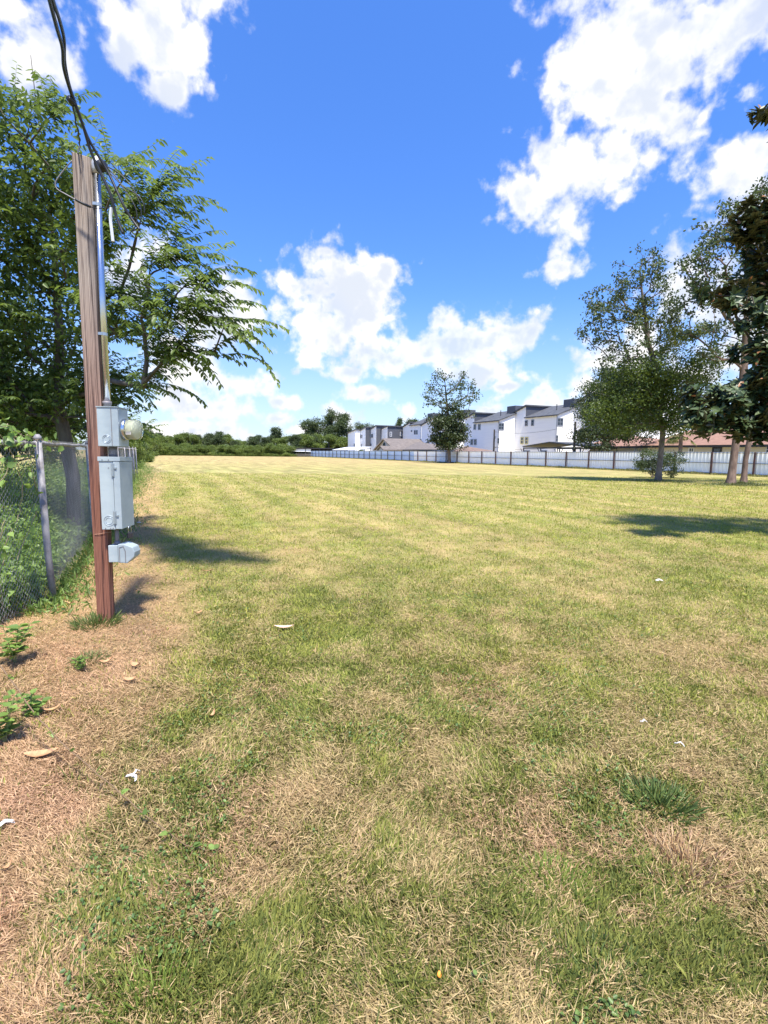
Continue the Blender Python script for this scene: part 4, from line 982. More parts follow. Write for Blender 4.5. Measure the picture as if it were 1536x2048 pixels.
# small plants between fence and houses
place('bush', 724, 132, 892, 'small bush behind the blue fence before the farthest townhouses', wid=1.0)
place('bush', 752, 112, 896, 'small bush behind the blue fence beside the gabled house', wid=1.6)
place('bush', 828, 96, 897, 'small pale bush behind the fence in front of the hipped roof', wid=0.9)
# hedge row of bushes and small trees along the left side past the chain link fence
G2 = 'bushes along the left edge of the field'
row = [(27, 215, 838, 'bush'), (30, 248, 842, 'round'), (34, 225, 815, 'round'), (40, 262, 845, 'bush'), (46, 268, 838, 'round'), (54, 272, 842, 'dark'), (62, 285, 846, 'bush'), (72, 283, 845, 'round'), (84, 292, 852, 'bush'), (97, 296, 852, 'round'), (110, 300, 856, 'dark'), (124, 305, 862, 'bush'), (138, 312, 864, 'round')]
for Y, px, top, k in row:
    place(k, px - 4, Y, top, {'bush': 'bright leafy bush in the row along the left edge', 'round': 'fresh green small tree in the row along the left edge', 'dark': 'dark small tree in the row along the left edge'}[k], G2, {'bush': 0.75, 'round': 0.8, 'dark': 0.8}[k])
# tree cover left beyond the fence (seen through the mesh)
for Y, X, top, k in ((13, -10.5, 640, 'dark'), (17, -12.8, 700, 'round'), (22, -15, 740, 'dark'), (13, -14, 560, 'dark'), (9.5, -10.0, 700, 'dark')):
    px = 768 + 1000 * X / Y
    place(k, px, Y, top, 'background tree behind the big leafy tree on the left', 'trees behind the big leafy tree', 1.0)
# fan palm behind the fence
def palm():
    fc = Facade(1.6); t, z = fc.tz(1362, 868); p = fc.pt(t, 0); root = thing('fan_palm', 'fan palm with drooping pale fronds just behind the white fence', 'palm', p)
    m = MB(); m.tube([(0, 0, 0), (0.05, 0, z * 0.6), (0, 0, z - 0.1)], [0.2, 0.16, 0.15], 8); m.build('trunk', BARKR, root)
    Cs = []; Ds = []; Us = []; st = MB()
    for i in range(22):
        a = rng.random() * 6.28; el = rng.uniform(-0.5, 1.2); d = Vector((math.cos(a) * math.cos(el), math.sin(a) * math.cos(el), math.sin(el))); e = Vector((0, 0, z)) + d * 0.85 - Vector((0, 0, 0.1)); st.tube([(0, 0, z - 0.1), e], 0.02, 4)
        sd = d.cross(Vector((0, 0, 1))).normalized(); 
        for k in range(17):
            q = (k - 8) / 8 * 1.25; Cs.append(tuple(e)); Ds.append(tuple(d * math.cos(q) + sd * math.sin(q) + Vector((0, 0, -0.35)))); Us.append((0, 0, 1))
    st.build('frond_stalks', mat('palm_stalk', (0.2, 0.22, 0.08), 0.6), root)
    n = len(Cs); leaf_obj('fronds', np.array(Cs), np.array(Ds), np.array(Us), 0.75 * rng.uniform(.8, 1.1, n), 0.06 + np.zeros(n), leaf_mat('palm_leaf', (0.12, 0.15, 0.05), (0.34, 0.33, 0.16), 0.25), root, rng.random(n))
palm()

# ================================================================== chain link fence on the left
M_galv = mat('galvanised_steel', (0.30, 0.29, 0.30), 0.65, metal=0.15, noise=((0.17, 0.155, 0.16), (9, 9, 9), 0.45, 0.65))
M_wire = mat('fence_wire', (0.22, 0.225, 0.22), 0.7, noise=((0.36, 0.34, 0.35), (2, 2, 2), 0.4, 0.6))
def link_section(root, o, a, b, H, p, r, ya):
    """wire mesh and top rail from a to b, positions relative to o"""
    d = (b - a).normalized(); L_ = (b - a).length; nn = Vector((d.y, -d.x, 0)); q = a - o
    nw = int(L_ / p); seg = int((H - 0.04) / p) + 1; ch = []; j = np.arange(seg + 1)
    for k in range(nw):
        off = 0.003 * (1 - 2 * ((j + k) % 2)); u = k * p + p * ((j + k) % 2) + 0.003 * np.sin(j * 0.7 + k); z = 0.03 + j * p
        sag = 0.02 * np.sin(u * 1.3) * np.sin(z * 2)
        ch.append((np.stack([q.x + d.x * u + nn.x * (off + sag), q.y + d.y * u + nn.y * (off + sag), z], 1), np.full(seg + 1, r)))
    V, Fq = tubes_np(ch, 3); np_mesh('wire_mesh', V, Fq, M_wire, root)
    m = MB(); n = 60; m.tube([q + d * (L_ * i / n) + nn * 0.02 + Vector((0, 0, H - 0.01 - 0.012 * abs(math.sin(i * 0.9)))) for i in range(n + 1)], 0.021, 8); m.build('top_rail', M_galv, root, smooth=True)
def chain_link():
    H = 1.57; Y0, Y1 = 4.8, 25.8; a = Vector((link_x(Y0), Y0, 0)); b = Vector((link_x(Y1), Y1, 0)); c = a + Vector((0.35, -2.8, 0)); d = (b - a).normalized(); nn = Vector((d.y, -d.x, 0))
    root = thing('chain_link_fence', 'weathered chain link fence along the left edge of the field', 'fence', a)
    link_section(root, a, a, b, H, 0.034, 0.0013, Y0); link_section(root, a, a, c, H, 0.027, 0.0019, Y0)
    Y = Y0; ps = []
    while Y <= Y1 + 0.1: ps.append((Vector((link_x(Y), Y, 0)) - a + nn * (0.045 if Y > 5 else 0.0), 0.031 if Y < 5 or Y > 25 else 0.026)); Y += 3.0
    ps.append((c - a, 0.034))
    for q, r in ps:
        m = MB(); m.tube([q + Vector((0.05 if r > 0.03 else 0.02, 0, -0.1)), q + Vector((0.02, 0, 0.5)), q + Vector((0, 0, H + 0.02))], r, 12); m.lathe([(0, r * 1.1), (0.03, r * 1.1), (0.055, r * 0.5)], q + Vector((0, 0, H + 0.015)), (0, 0, 1), 12)
        m.build('post', M_galv, root, smooth=True)
chain_link()

# --- undergrowth beyond and along the fence, vines on it
L_vine = leaf_mat('vine_leaf', (0.10, 0.17, 0.04), (0.24, 0.36, 0.09), 0.4)
L_under = leaf_mat('undergrowth_leaf', (0.08, 0.14, 0.035), (0.22, 0.32, 0.08), 0.4)
def undergrowth():
    n = 70000; Y = 3.0 + 25 * rng.random(n) ** 1.6; d = -0.12 - rng.random(n) ** 1.3 * 3.2; x = link_near(Y) + d
    h = np.interp(Y, [4.5, 8], [0.7, 1.0]) * (0.25 + 0.9 * fbm(x * 1.2, Y * 1.2, 3, 12)) * np.interp(-d, [0, 0.5, 2.5], [0.35, 0.8, 1.5]); z = rng.random(n) ** 0.8 * h
    D = rng.normal(0, 1, (n, 3)) + [0, 0, 0.3]; s = rng.uniform(0.04, 0.085, n)
    tag(leaf_obj('undergrowth', np.stack([x, Y, z], 1), D, rng.normal(0, 0.5, (n, 3)) + [0, 0, 1], s, s * 0.5, L_under, None, rng.random(n)), 'dense green undergrowth behind the chain link fence', 'undergrowth', kind='stuff')
    # weeds on our side of the fence foot
    n = 15000; Y = 3.2 + 38 * rng.random(n) ** 1.7; dd = np.abs(rng.normal(0, 0.18, n)) * (1 + Y / 14); x = link_near(Y) + dd
    keep = (fbm(x * 1.5, Y * 1.5, 3, 70) > 0.42) & ((Y > 7.5) | (rng.random(n) < 0.45)); x, Y, dd = x[keep], Y[keep], dd[keep]; n = len(x)
    D = rng.normal(0, 0.8, (n, 3)) + [0, 0, 0.8]; z = rng.random(n) * np.interp(Y, [4, 9, 12], [0.07, 0.12, 0.2]) * np.exp(-dd * 2) * (1 + Y / 10)
    tag(leaf_obj('fence_weeds', np.stack([x, Y, z], 1), D, rng.normal(size=(n, 3)), rng.uniform(0.04, 0.10, n), 0.012 + 0.01 * rng.random(n), L_under, None, rng.random(n)), 'weeds and rank grass along the foot of the chain link fence', 'weeds', kind='stuff')
undergrowth()
def vine():
    root = thing('climbing_vine', 'leafy vine climbing over the nearest end of the chain link fence', 'vine', (link_x(4.0), 4.0, 0))
    o = Vector(root.location); st = MB(); Cs = []; Ds = []
    paths = [[(-10, 1180), (14, 1080), (40, 1020), (45, 960), (20, 900), (0, 870)], [(-20, 900), (20, 880), (45, 868), (80, 882), (120, 886)], [(-10, 985), (20, 930), (40, 910), (70, 900)], [(10, 1280), (4, 1200), (-8, 1120), (10, 1040)], [(-10, 850), (20, 852), (50, 878), (86, 880)], [(30, 1120), (60, 1060), (76, 990), (60, 930)]]
    for pth in paths:
        P = []
        for px, py in pth:
            s_ = (px - 768) / 1000; Y = -2.66 / (s_ + 0.125) if px < 75 else 4.75 + (px - 75) / 60; Y = max(3.5, Y); P.append(at(px, py, Y) - o)
        Q = []
        for a, b in zip(P[:-1], P[1:]): Q += [a.lerp(b, u / 6) + Vector(rng.normal(0, 0.008, 3)) for u in range(6)]
        Q.append(P[-1]); st.tube(Q, 0.0035, 5)
        for q in Q:
            for _ in range(random.choice((0, 1, 2))): Cs.append(tuple(q + Vector(rng.normal(0, 0.035, 3)))); Ds.append((rng.normal() + 0.3, rng.normal() - 0.8, rng.normal() - 0.3))
    st.build('stem', mat('vine_stem', (0.30, 0.24, 0.14), 0.8), root); n = len(Cs)
    s = rng.uniform(0.045, 0.085, n); leaf_obj('foliage', np.array(Cs), np.array(Ds), rng.normal(0, 0.5, (n, 3)) + [0, -0.6, 0.7], s, s * 0.75, L_vine, root, rng.random(n), 0.1)
vine()
def seedling(label, px, py, h, n, ls, kind='seedling_plant', seed=0):
    b = ground(px, py); root = thing(kind, label, 'weed', b); st = MB(); Cs = []; Ds = []
    for k in range(n):
        a = rng.random() * 6.28; lean = rng.uniform(0.15, 0.7); P = [Vector((0, 0, 0))]; hh = h * rng.uniform(0.5, 1.1)
        for i in range(1, 7): P.append(Vector((math.cos(a) * lean * hh * (i / 6) ** 1.4, math.sin(a) * lean * hh * (i / 6) ** 1.4, hh * i / 6)))
        st.tube(P, 0.0022, 5)
        for i in range(2, 7):
            for sg in (0, math.pi):
                q = a + sg + i * 1.57; Cs.append(tuple(P[i])); Ds.append((math.cos(q), math.sin(q), 0.15))
    st.build('stem', mat('weed_stem', (0.18, 0.22, 0.08), 0.7), root); m = len(Cs); s = ls * rng.uniform(0.7, 1.2, m)
    leaf_obj('foliage', np.array(Cs), np.array(Ds), rng.normal(0, 0.25, (m, 3)) + [0, 0, 1], s, s * 0.6, L_vine, root, rng.random(m), 0.08)
seedling('pale green weed seedling at the left edge below the near fence post', 30, 1330, 0.28, 7, 0.07)
seedling('low leafy weed at the left edge beside the straw track', 12, 1490, 0.24, 8, 0.055)
seedling('small green weed growing on the straw left of the post foot', 160, 1345, 0.12, 5, 0.035)
seedling('weed seedling at the left edge above the largest fallen leaf', 60, 1440, 0.14, 5, 0.05)
def tuft(name, label, px, py, n, h, r, m, wd=0.006):
    b = ground(px, py); root = thing(name, label, 'grass tuft', b)
    a = rng.random(n) * 6.28; rr = r * rng.random(n) ** 0.6; Cn = np.stack([rr * np.cos(a), rr * np.sin(a), 0 * a], 1)
    D = np.stack([np.cos(a) * rr / r * 1.1, np.sin(a) * rr / r * 1.1, 0.55 + 0 * a], 1) + rng.normal(0, 0.3, (n, 3)); D[:, 2] = np.abs(D[:, 2]) + 0.15
    leaf_obj('blades', Cn, D, rng.normal(size=(n, 3)), h * rng.uniform(0.5, 1.2, n), wd + 0 * a, m, root, rng.random(n), 0.1)
G_t = leaf_mat('tuft_blade', (0.06, 0.10, 0.028), (0.18, 0.24, 0.07), 0.3); G_b = leaf_mat('bright_tuft_blade', (0.13, 0.21, 0.035), (0.26, 0.34, 0.07), 0.35)
S_b = leaf_mat('straw_tuft_blade', (0.30, 0.17, 0.09), (0.58, 0.42, 0.24), 0.2)
tuft('grass_tuft', 'dark green coarse grass tuft in the dry patch at lower right', 1318, 1612, 360, 0.085, 0.11, G_t, 0.007)
tuft('grass_tuft', 'bright yellow-green fine grass tuft near the bottom right of centre', 1110, 1775, 420, 0.06, 0.10, G_b, 0.0035)
tuft('grass_tuft', 'reddish dry grass tuft right of the bright green tuft', 1370, 1735, 420, 0.075, 0.15, S_b, 0.004)
tuft('grass_tuft', 'green grass tuft at the bottom edge, right of the orange petal', 1200, 1960, 420, 0.05, 0.14, G_t, 0.0045)
tuft('grass_tuft', 'shaggy grass tuft against the foot of the post', 192, 1250, 400, 0.11, 0.16, G_t, 0.005)
tuft('grass_tuft', 'small green grass tuft in the straw between fence and post', 178, 1322, 260, 0.06, 0.12, G_t, 0.004)
tuft('grass_tuft', 'light green grass tuft at the bottom left corner', 300, 2010, 360, 0.06, 0.12, G_b, 0.004)

# --- trailing bramble stem over the straw at lower left
def bramble():
    pts = [(-30, 1290, .45), (30, 1370, .33), (70, 1430, .24), (130, 1490, .16), (210, 1560, .10), (290, 1630, .06), (370, 1690, .04), (440, 1705, .02)]
    P = []
    for px, py, z in pts:
        r = ray(px, py); t = (z - CAM_Z) / r.z; P.append(Vector((r.x * t, r.y * t, z)))
    Q = []
    for a, b in zip(P[:-1], P[1:]): Q += [a.lerp(b, u / 5) + Vector(rng.normal(0, 0.002, 3)) for u in range(5)]
    Q.append(P[-1]); root = thing('trailing_stem', 'thin brown trailing stem with a few leaves arching over the straw at lower left', 'stem', (P[-1].x, P[-1].y, 0)); o = Vector(root.location)
    m = MB(); m.tube([q - o for q in Q], np.linspace(0.0036, 0.0012, len(Q)), 6); m.build('stem', mat('dry_stem', (0.17, 0.11, 0.06), 0.8), root, smooth=True)
    Cs = []; 
    for i in range(4, len(Q), 3): Cs += [tuple(Q[i] - o)] * 2
    n = len(Cs); leaf_obj('foliage', np.array(Cs), rng.normal(size=(n, 3)) + [0.3, 0, 0.4], rng.normal(0, 0.3, (n, 3)) + [0, 0, 1], 0.035 * rng.uniform(.5, 1.2, n), 0.02 + np.zeros(n), L_vine, root, rng.random(n))
bramble()

# --- fallen leaves and litter on the ground
M_fall = mat('fallen_leaf', (0.50, 0.29, 0.14), 0.65, noise=((0.36, 0.19, 0.09), (60, 20, 20), 0.4, 0.65))
def fallen(label, px, py, L_, Wd, ang, curl=0.02, m=None, z=0.03, name='fallen_leaf', cat='leaf'):
    b = ground(px, py); mb = MB(); n = 10; vs = []; fs = []
    for i in range(n + 1):
        u = i / n; w = Wd / 2 * math.sin(math.pi * min(1, u * 0.97 + 0.015)) ** 0.7; xx = (u - 0.5) * L_; zc = curl * (2 * u - 1) ** 2
        for v in (-1, -0.5, 0, 0.5, 1): vs.append((xx, v * w + 0.1 * L_ * (u - 0.5) ** 2, zc + abs(v) * Wd * 0.14))
    for i in range(n):
        for v in range(4): fs.append((i * 5 + v, i * 5 + v + 1, (i + 1) * 5 + v + 1, (i + 1) * 5 + v))
    k = len(vs); vs2 = [(x, y, zz - 0.0012) for x, y, zz in vs]
    mb.add(vs + vs2, fs + [tuple(q + k for q in f[::-1]) for f in fs]); o = mb.build(name, m or M_fall, smooth=True)
    o.location = b + Vector((0, 0, z)); o.rotation_euler = (random.uniform(-.15, .15), random.uniform(-.1, .1), ang); tag(o, label, cat); return o
fallen('largest tan fallen leaf lying on the straw at the left', 83, 1520, 0.15, 0.05, 0.25, 0.012)
fallen('tan fallen leaf under the trailing stem left of the track', 102, 1430, 0.10, 0.036, 0.7)
fallen('pinkish long fallen leaf on the green patch right of the post', 568, 1261, 0.165, 0.04, 0.05, 0.012, mat('pink_fallen_leaf', (0.66, 0.42, 0.30), 0.6))
fallen('tan fallen leaf crumpled on the straw right of the small green tuft', 212, 1332, 0.085, 0.045, 0.6, 0.02)
fallen('tan fallen leaf left of the green lawn edge below the post', 272, 1339, 0.075, 0.045, -0.2, 0.02)
fallen('pale curled leaf on the straw between post and lawn', 260, 1368, 0.09, 0.035, 0.2, 0.02)
fallen('small upright brown leaf in the grass left of centre', 425, 1440, 0.06, 0.02, 1.3)
fallen('pale fallen leaf beside the track right of the post foot', 396, 1232, 0.09, 0.035, 0.9, 0.02)
fallen('pale leaf far up the lawn left, near the track', 415, 1147, 0.13, 0.05, 0.3, 0.02)
fallen('tiny tan leaf left of the post foot', 138, 1213, 0.09, 0.04, -0.1, 0.02)
fallen('small brown leaf on the straw at the lower left edge', 15, 1750, 0.04, 0.018, 1.0)
fallen('orange petal standing in the grass at the bottom', 878, 1973, 0.022, 0.011, 1.5, 0.004, mat('orange_petal', (0.72, 0.26, 0.03), 0.6), 0.035, 'petal', 'petal')
M_paper = mat('white_paper', (0.60, 0.57, 0.53), 0.7)
def scrap(label, px, py, strips):
    b = ground(px, py); mb = MB()
    for (x, y, a, l, w, z) in strips:
        c, s = math.cos(a), math.sin(a); P = []
        for i in range(6):
            u = i / 5 - 0.5; P.append((x + c * u * l - s * 0.006 * math.sin(u * 9), y + s * u * l + c * 0.006 * math.sin(u * 9), z + 0.008 * math.cos(u * 5)))
        for v in range(5):
            p, q = Vector(P[v]), Vector(P[v + 1]); sd = Vector((-s, c, 0.3)).normalized() * w / 2; mb.prism([p - sd, q - sd, q + sd, p + sd], (0, 0, 0.0015))
    o = mb.build('paper_scrap', M_paper); o.location = b; tag(o, label, 'litter')
scrap('torn white plastic scrap with three arms on the grass at lower left', 262, 1565, [(0, 0, -0.25, 0.06, 0.012, 0.03), (0.02, -0.01, -0.6, 0.045, 0.01, 0.034), (0.015, 0.02, 1.2, 0.035, 0.007, 0.04)])
scrap('white paper strip at the left edge near the bottom', 8, 1662, [(0, 0, 0.8, 0.07, 0.016, 0.03)])
scrap('small pale scrap on the far lawn right of the boxes', 278, 1048, [(0, 0, 0.1, 0.09, 0.03, 0.03)])
scrap('tiny white scrap in the dry patch at the right', 1287, 1452, [(0, 0, 0.1, 0.035, 0.01, 0.03)])
scrap('thin white scrap right of the smallest one in the dry patch', 1358, 1500, [(0, 0, -0.5, 0.045, 0.007, 0.035)])
scrap('pale scrap far up the lawn at the right', 1318, 1165, [(0, 0, 0.0, 0.08, 0.03, 0.03)])

# ================================================================== service post with meter
M_wood = bpy.data.materials.new('weathered_post_wood'); M_wood.use_nodes = True
def wood_nodes():
    nt = M_wood.node_tree; L = nt.links; b = nt.nodes['Principled BSDF']; b.inputs['Roughness'].default_value = 0.85; b.inputs['Specular IOR Level'].default_value = 0.2
    tc = nt.nodes.new('ShaderNodeTexCoord'); mp = nt.nodes.new('ShaderNodeMapping'); mp.inputs['Scale'].default_value = (26, 26, 0.55); L.new(tc.outputs['Object'], mp.inputs[0])
    n = nt.nodes.new('ShaderNodeTexNoise'); n.inputs['Scale'].default_value = 1.6; n.inputs['Detail'].default_value = 8; n.inputs['Roughness'].default_value = 0.7; L.new(mp.outputs[0], n.inputs['Vector'])
    wv = nt.nodes.new('ShaderNodeTexWave'); wv.wave_type = 'BANDS'; wv.bands_direction = 'X'; wv.inputs['Scale'].default_value = 1.3; wv.inputs['Distortion'].default_value = 7.0; wv.inputs['Detail'].default_value = 3; wv.inputs['Detail Scale'].default_value = 0.8
    L.new(mp.outputs[0], wv.inputs['Vector'])
    sp = nt.nodes.new('ShaderNodeSeparateXYZ'); L.new(tc.outputs['Object'], sp.inputs[0])
    def mr(x, a, b_, c=0, d=1):
        q = nt.nodes.new('ShaderNodeMapRange'); L.new(x, q.inputs[0]); 
        for i, v in enumerate((a, b_, c, d)): q.inputs[i + 1].default_value = v
        return q.outputs[0]
    def mix(f, a, b_):
        q = nt.nodes.new('ShaderNodeMix'); q.data_type = 'RGBA'; L.new(f, q.inputs[0])
        for s, v in ((q.inputs[6], a), (q.inputs[7], b_)):
            if isinstance(v, tuple): s.default_value = (*v, 1)
            else: L.new(v, s)
        return q.outputs[2]
    g = mix(wv.outputs['Fac'], (0.10, 0.038, 0.026), (0.34, 0.155, 0.10))          # lower: red-brown
    h = mix(wv.outputs['Fac'], (0.20, 0.155, 0.125), (0.42, 0.35, 0.29))           # upper: bleached grey
    c = mix(mr(sp.outputs[2], 1.2, 2.9), g, h)
    c2 = mix(mr(n.outputs[0], 0.50, 0.62), c, mix(mr(sp.outputs[2], 1.4, 2.9), (0.07, 0.03, 0.025), (0.12, 0.09, 0.075)))
    L.new(c2, b.inputs['Base Color'])
    bp = nt.nodes.new('ShaderNodeBump'); bp.inputs['Strength'].default_value = 0.6; bp.inputs['Distance'].default_value = 0.004
    L.new(n.outputs[0], bp.inputs['Height']); L.new(bp.outputs[0], b.inputs['Normal'])
wood_nodes()
M_box = mat('pale_blue_grey_enamel', (0.40, 0.46, 0.46), 0.45, noise=((0.34, 0.40, 0.41), (5, 5, 9), 0.4, 0.65))
M_box2 = mat('hinge_steel', (0.38, 0.43, 0.45), 0.35, metal=0.5)
M_zinc = mat('shiny_conduit', (0.62, 0.65, 0.68), 0.22, metal=0.95, noise=((0.5, 0.52, 0.55), (5, 5, 3), 0.4, 0.6))
M_nip = mat('dull_conduit', (0.24, 0.22, 0.22), 0.6, metal=0.3)
M_black = mat('black_rubber', (0.012, 0.012, 0.013), 0.45)
def service_post():
    b = ground(213, 1243); tp = at(167, 311, b.y + 0.05); ht = (tp - b).length
    root = thing('service_post', 'weathered timber post carrying an electricity meter, grey boxes and a steel conduit', 'utility post', b)
    ax = (tp - b).normalized(); yaw = R(7)
    q = Vector((0, 0, 1)).rotation_difference(ax) @ Matrix.Rotation(yaw, 3, 'Z').to_quaternion(); root.rotation_mode = 'QUATERNION'; root.rotation_quaternion = q
    inv = (Matrix.Translation(b) @ q.to_matrix().to_4x4()).inverted()
    def loc(px, py, dY=0.0): return inv @ at(px, py, b.y + dY)
    def hz(py, px=215): return loc(px, py).z
    # post: slightly tapering timber, its corner knocked off at the top
    n = 14; m = MB(); vs = []; fs = []
    for i in range(n + 1):
        u = i / n; w = 0.056 + 0.012 * u; dp = 0.046 + 0.004 * u; z = -0.15 + (ht + 0.15) * u
        jz = 0
        vs += [(-w + random.uniform(-.0015, .0015), -dp, z), (w + random.uniform(-.0015, .0015), -dp, z - (0.035 if i == n else 0)), (w, dp, z - (0.035 if i == n else 0)), (-w, dp, z)]
    for i in range(n):
        for k in range(4): fs.append((i * 4 + k, i * 4 + (k + 1) % 4, i * 4 + 4 + (k + 1) % 4, i * 4 + 4 + k))
    fs += [(3, 2, 1, 0), (n * 4, n * 4 + 1, n * 4 + 2, n * 4 + 3)]
    m.add(vs, fs); m.build('timber', M_wood, root, bevel=0.006)
    # long drying cracks
    for (x, z0, z1) in ((0.012, 0.35, 1.25), (-0.03, 1.5, 2.4), (0.03, 2.7, 3.5), (-0.015, 3.2, 3.9)):
        m = MB(); P = [(x + 0.004 * math.sin(i * 1.3), -0.0475 - 0.003 * (z0 + (z1 - z0) * i / 8) / ht, z0 + (z1 - z0) * i / 8) for i in range(9)]; m.tube(P, [0.0004] + [0.0016] * 7 + [0.0004], 4); m.build('crack', M_black, root)
    m = MB(); m.lathe([(0, 0.012), (0.003, 0.009), (0.004, 0.002)], (0.045, -0.0475, hz(933)), (0, -1, 0), 12); m.build('knot', mat('dark_knot', (0.05, 0.025, 0.02), 0.9), root)
    # conduit
    cx, cy = 0.094, -0.01; zt = hz(338, 190); zb = hz(806)
    m = MB(); m.tube([(cx + 0.004, cy, zt), (cx, cy, (zt + zb) / 2), (cx, cy, zb)], 0.027, 20); cdt = m.build('conduit', M_zinc, root, smooth=True)
    for py in (405, 667):
        z = hz(py); m = MB(); m.lathe([(-0.012, 0.030), (0.012, 0.030)], (cx, cy, z), (0, 0, 1), 20); m.box((0.05, cy - 0.034, z - 0.011), (cx, cy - 0.029, z + 0.011)); m.build('strap', M_box2, cdt)
    m = MB(); m.lathe([(0, 0.029), (0.05, 0.031), (0.052, 0.036), (0.075, 0.036)], (cx, cy, zb - 0.06), (0, 0, 1), 20); m.build('coupling', M_nip, cdt, smooth=True)
    # weatherhead
    m = MB(); m.lathe([(0, 0.030), (0.03, 0.036), (0.07, 0.040), (0.105, 0.03), (0.13, 0.008)], (cx, cy, zt - 0.01), (0.12, -0.1, 1), 16); wh = m.build('weatherhead', mat('cast_aluminium', (0.5, 0.5, 0.5), 0.5, metal=0.4), root, smooth=True)
    m = MB(); m.lathe([(0, 0.02), (0.01, 0.042), (0.07, 0.045), (0.09, 0.02)], (cx + 0.02, cy - 0.05, zt + 0.01), (1, -0.2, 0.25), 12); m.build('cable_gland', M_black, wh, smooth=True)
    # meter socket box
    def sheet_box(x0, x1, y0, y1, z0, z1, name, door=False):
        m = MB(); m.box((x0, y0, z0), (x1, y1, z1)); return m.build(name, M_box, root, bevel=0.004)
    x0, x1, y0, y1 = 0.050, 0.215, -0.115, 0.10
    z0, z1 = hz(893, 215), hz(816, 215)
    mbx = sheet_box(x0, x1, y0, y1, z0, z1, 'meter_box')
    m = MB(); m.box((x0 + 0.11, y0 - 0.0035, z0 + 0.004), (x0 + 0.114, y0 + 0.001, z1 - 0.004)); m.build('seam', M_nip, mbx)
    m = MB()
    for rr in (0.034, 0.024):
        m.tube([(0.12 + rr * math.cos(a), y0 - 0.001, z0 + 0.06 + rr * math.sin(a)) for a in np.linspace(0, 2 * math.pi, 25)], 0.0018, 5)
    m.build('knockout', M_box2, mbx)
    m = MB(); m.box((x0 - 0.003, y0 - 0.006, z1), (x1 + 0.006, y1 + 0.005, z1 + 0.006)); m.build('lid', M_box, mbx)
    zc = (hz(838, 250) + hz(879, 250)) / 2; yc = -0.01
    m = MB(); m.lathe([(0, 0.086), (0.008, 0.091), (0.03, 0.091), (0.036, 0.086)], (x1, yc, zc), (1, 0, 0), 32); ring = m.build('meter_ring', M_zinc, mbx, smooth=True)
    m = MB(); m.lathe([(0.0, 0.075), (0.075, 0.073), (0.085, 0.066)], (x1 + 0.02, yc, zc), (1, 0, 0), 32); m.build('meter_body', mat('cream_meter_plastic', (0.62, 0.62, 0.46), 0.45), mbx, smooth=True)
    gl = mat('meter_glass', (0.92, 0.94, 0.82), 0.06); gl.node_tree.nodes['Principled BSDF'].inputs['Transmission Weight'].default_value = 0.93; gl.node_tree.nodes['Principled BSDF'].inputs['IOR'].default_value = 1.18
    m = MB(); m.lathe([(0.036, 0.084), (0.12, 0.081), (0.135, 0.075), (0.140, 0.06), (0.141, 0.001)], (x1, yc, zc), (1, 0, 0), 32); m.build('meter_cover', gl, mbx, smooth=True)
    m = MB()
    m.box((x1 + 0.045, yc - 0.0785, zc - 0.045), (x1 + 0.085, yc - 0.0735, zc - 0.015)); lab = m.build('rating_label', M_paper, mbx)
    m = MB()
    for i in range(6): m.box((x1 + 0.049 + i * 0.0055, yc - 0.0795, zc - 0.041), (x1 + 0.051 + i * 0.0055, yc - 0.0780, zc - 0.022))
    m.build('label_bars', M_dark, mbx)
    # nipple
    zn0 = hz(914); m = MB(); m.tube([(0.125, -0.01, zn0), (0.125, -0.01, z0)], 0.034, 16); m.build('nipple_pipe', M_nip, root, smooth=True)
    # breaker box
    bx0, bx1, by0, by1 = 0.052, 0.215, -0.125, 0.145
    Z0, Z1 = hz(1056, 225), hz(915, 225)
    bb = sheet_box(bx0, bx1 - 0.055, by0, by1, Z0, Z1, 'breaker_box')
    m = MB(); m.box((bx0 - 0.006, by0 - 0.007, Z1 - 0.03), (bx1 + 0.006, by1 + 0.006, Z1 + 0.006)); m.build('top_cap', M_box, bb, bevel=0.002)
    m = MB(); m.box((bx1 - 0.052, by0 - 0.004, Z0 + 0.004), (bx1, by1 + 0.003, Z1 - 0.032)); dr = m.build('door', M_box, bb, bevel=0.004)
    for fz in (0.17, 0.83):
        zz = Z0 + (Z1 - Z0) * fz; m = MB(); m.box((bx1 - 0.066, by0 - 0.009, zz - 0.055), (bx1 - 0.040, by0 - 0.003, zz + 0.055)); m.tube([(bx1 - 0.052, by0 - 0.011, zz - 0.05), (bx1 - 0.052, by0 - 0.011, zz + 0.05)], 0.005, 8); m.box((bx1 - 0.045, by0 - 0.013, zz + 0.01), (bx1 - 0.022, by0 - 0.003, zz + 0.022)); m.build('hinge', M_box2, dr)
    m = MB()
    for rr in (0.042, 0.028):
        m.tube([(bx0 + 0.062 + rr * math.cos(a), by0 - 0.001, Z0 + 0.075 + rr * math.sin(a)) for a in np.linspace(0, 2 * math.pi, 25)], 0.002, 5)
    m.build('knockout', M_box2, bb)
    for (xx, zz) in ((0.03, 0.012), (0.07, 0.012), (0.09, 0.012), (0.03, Z1 - Z0 - 0.018), (0.08, Z1 - Z0 - 0.018), (0.075, Z1 - Z0 - 0.085)):
        m = MB(); m.lathe([(0, 0.0045), (0.003, 0.004)], (bx0 + xx, by0 - (0.007 if zz > Z1 - Z0 - 0.03 else 0), Z0 + zz), (0, -1, 0), 8); m.build('screw', M_nip, bb)
    # lower pipe and outlet box with hooded cover
    ZA, ZB = hz(1122, 240), hz(1088, 240)
    m = MB(); m.tube([(0.128, -0.02, Z0), (0.128, -0.02, ZB)], 0.017, 12); m.build('lower_pipe', M_nip, root, smooth=True)
    m = MB(); m.lathe([(0, 0.024), (0.03, 0.024)], (0.128, -0.02, ZB - 0.005), (0, 0, 1), 12); m.build('bushing', M_nip, root, smooth=True)
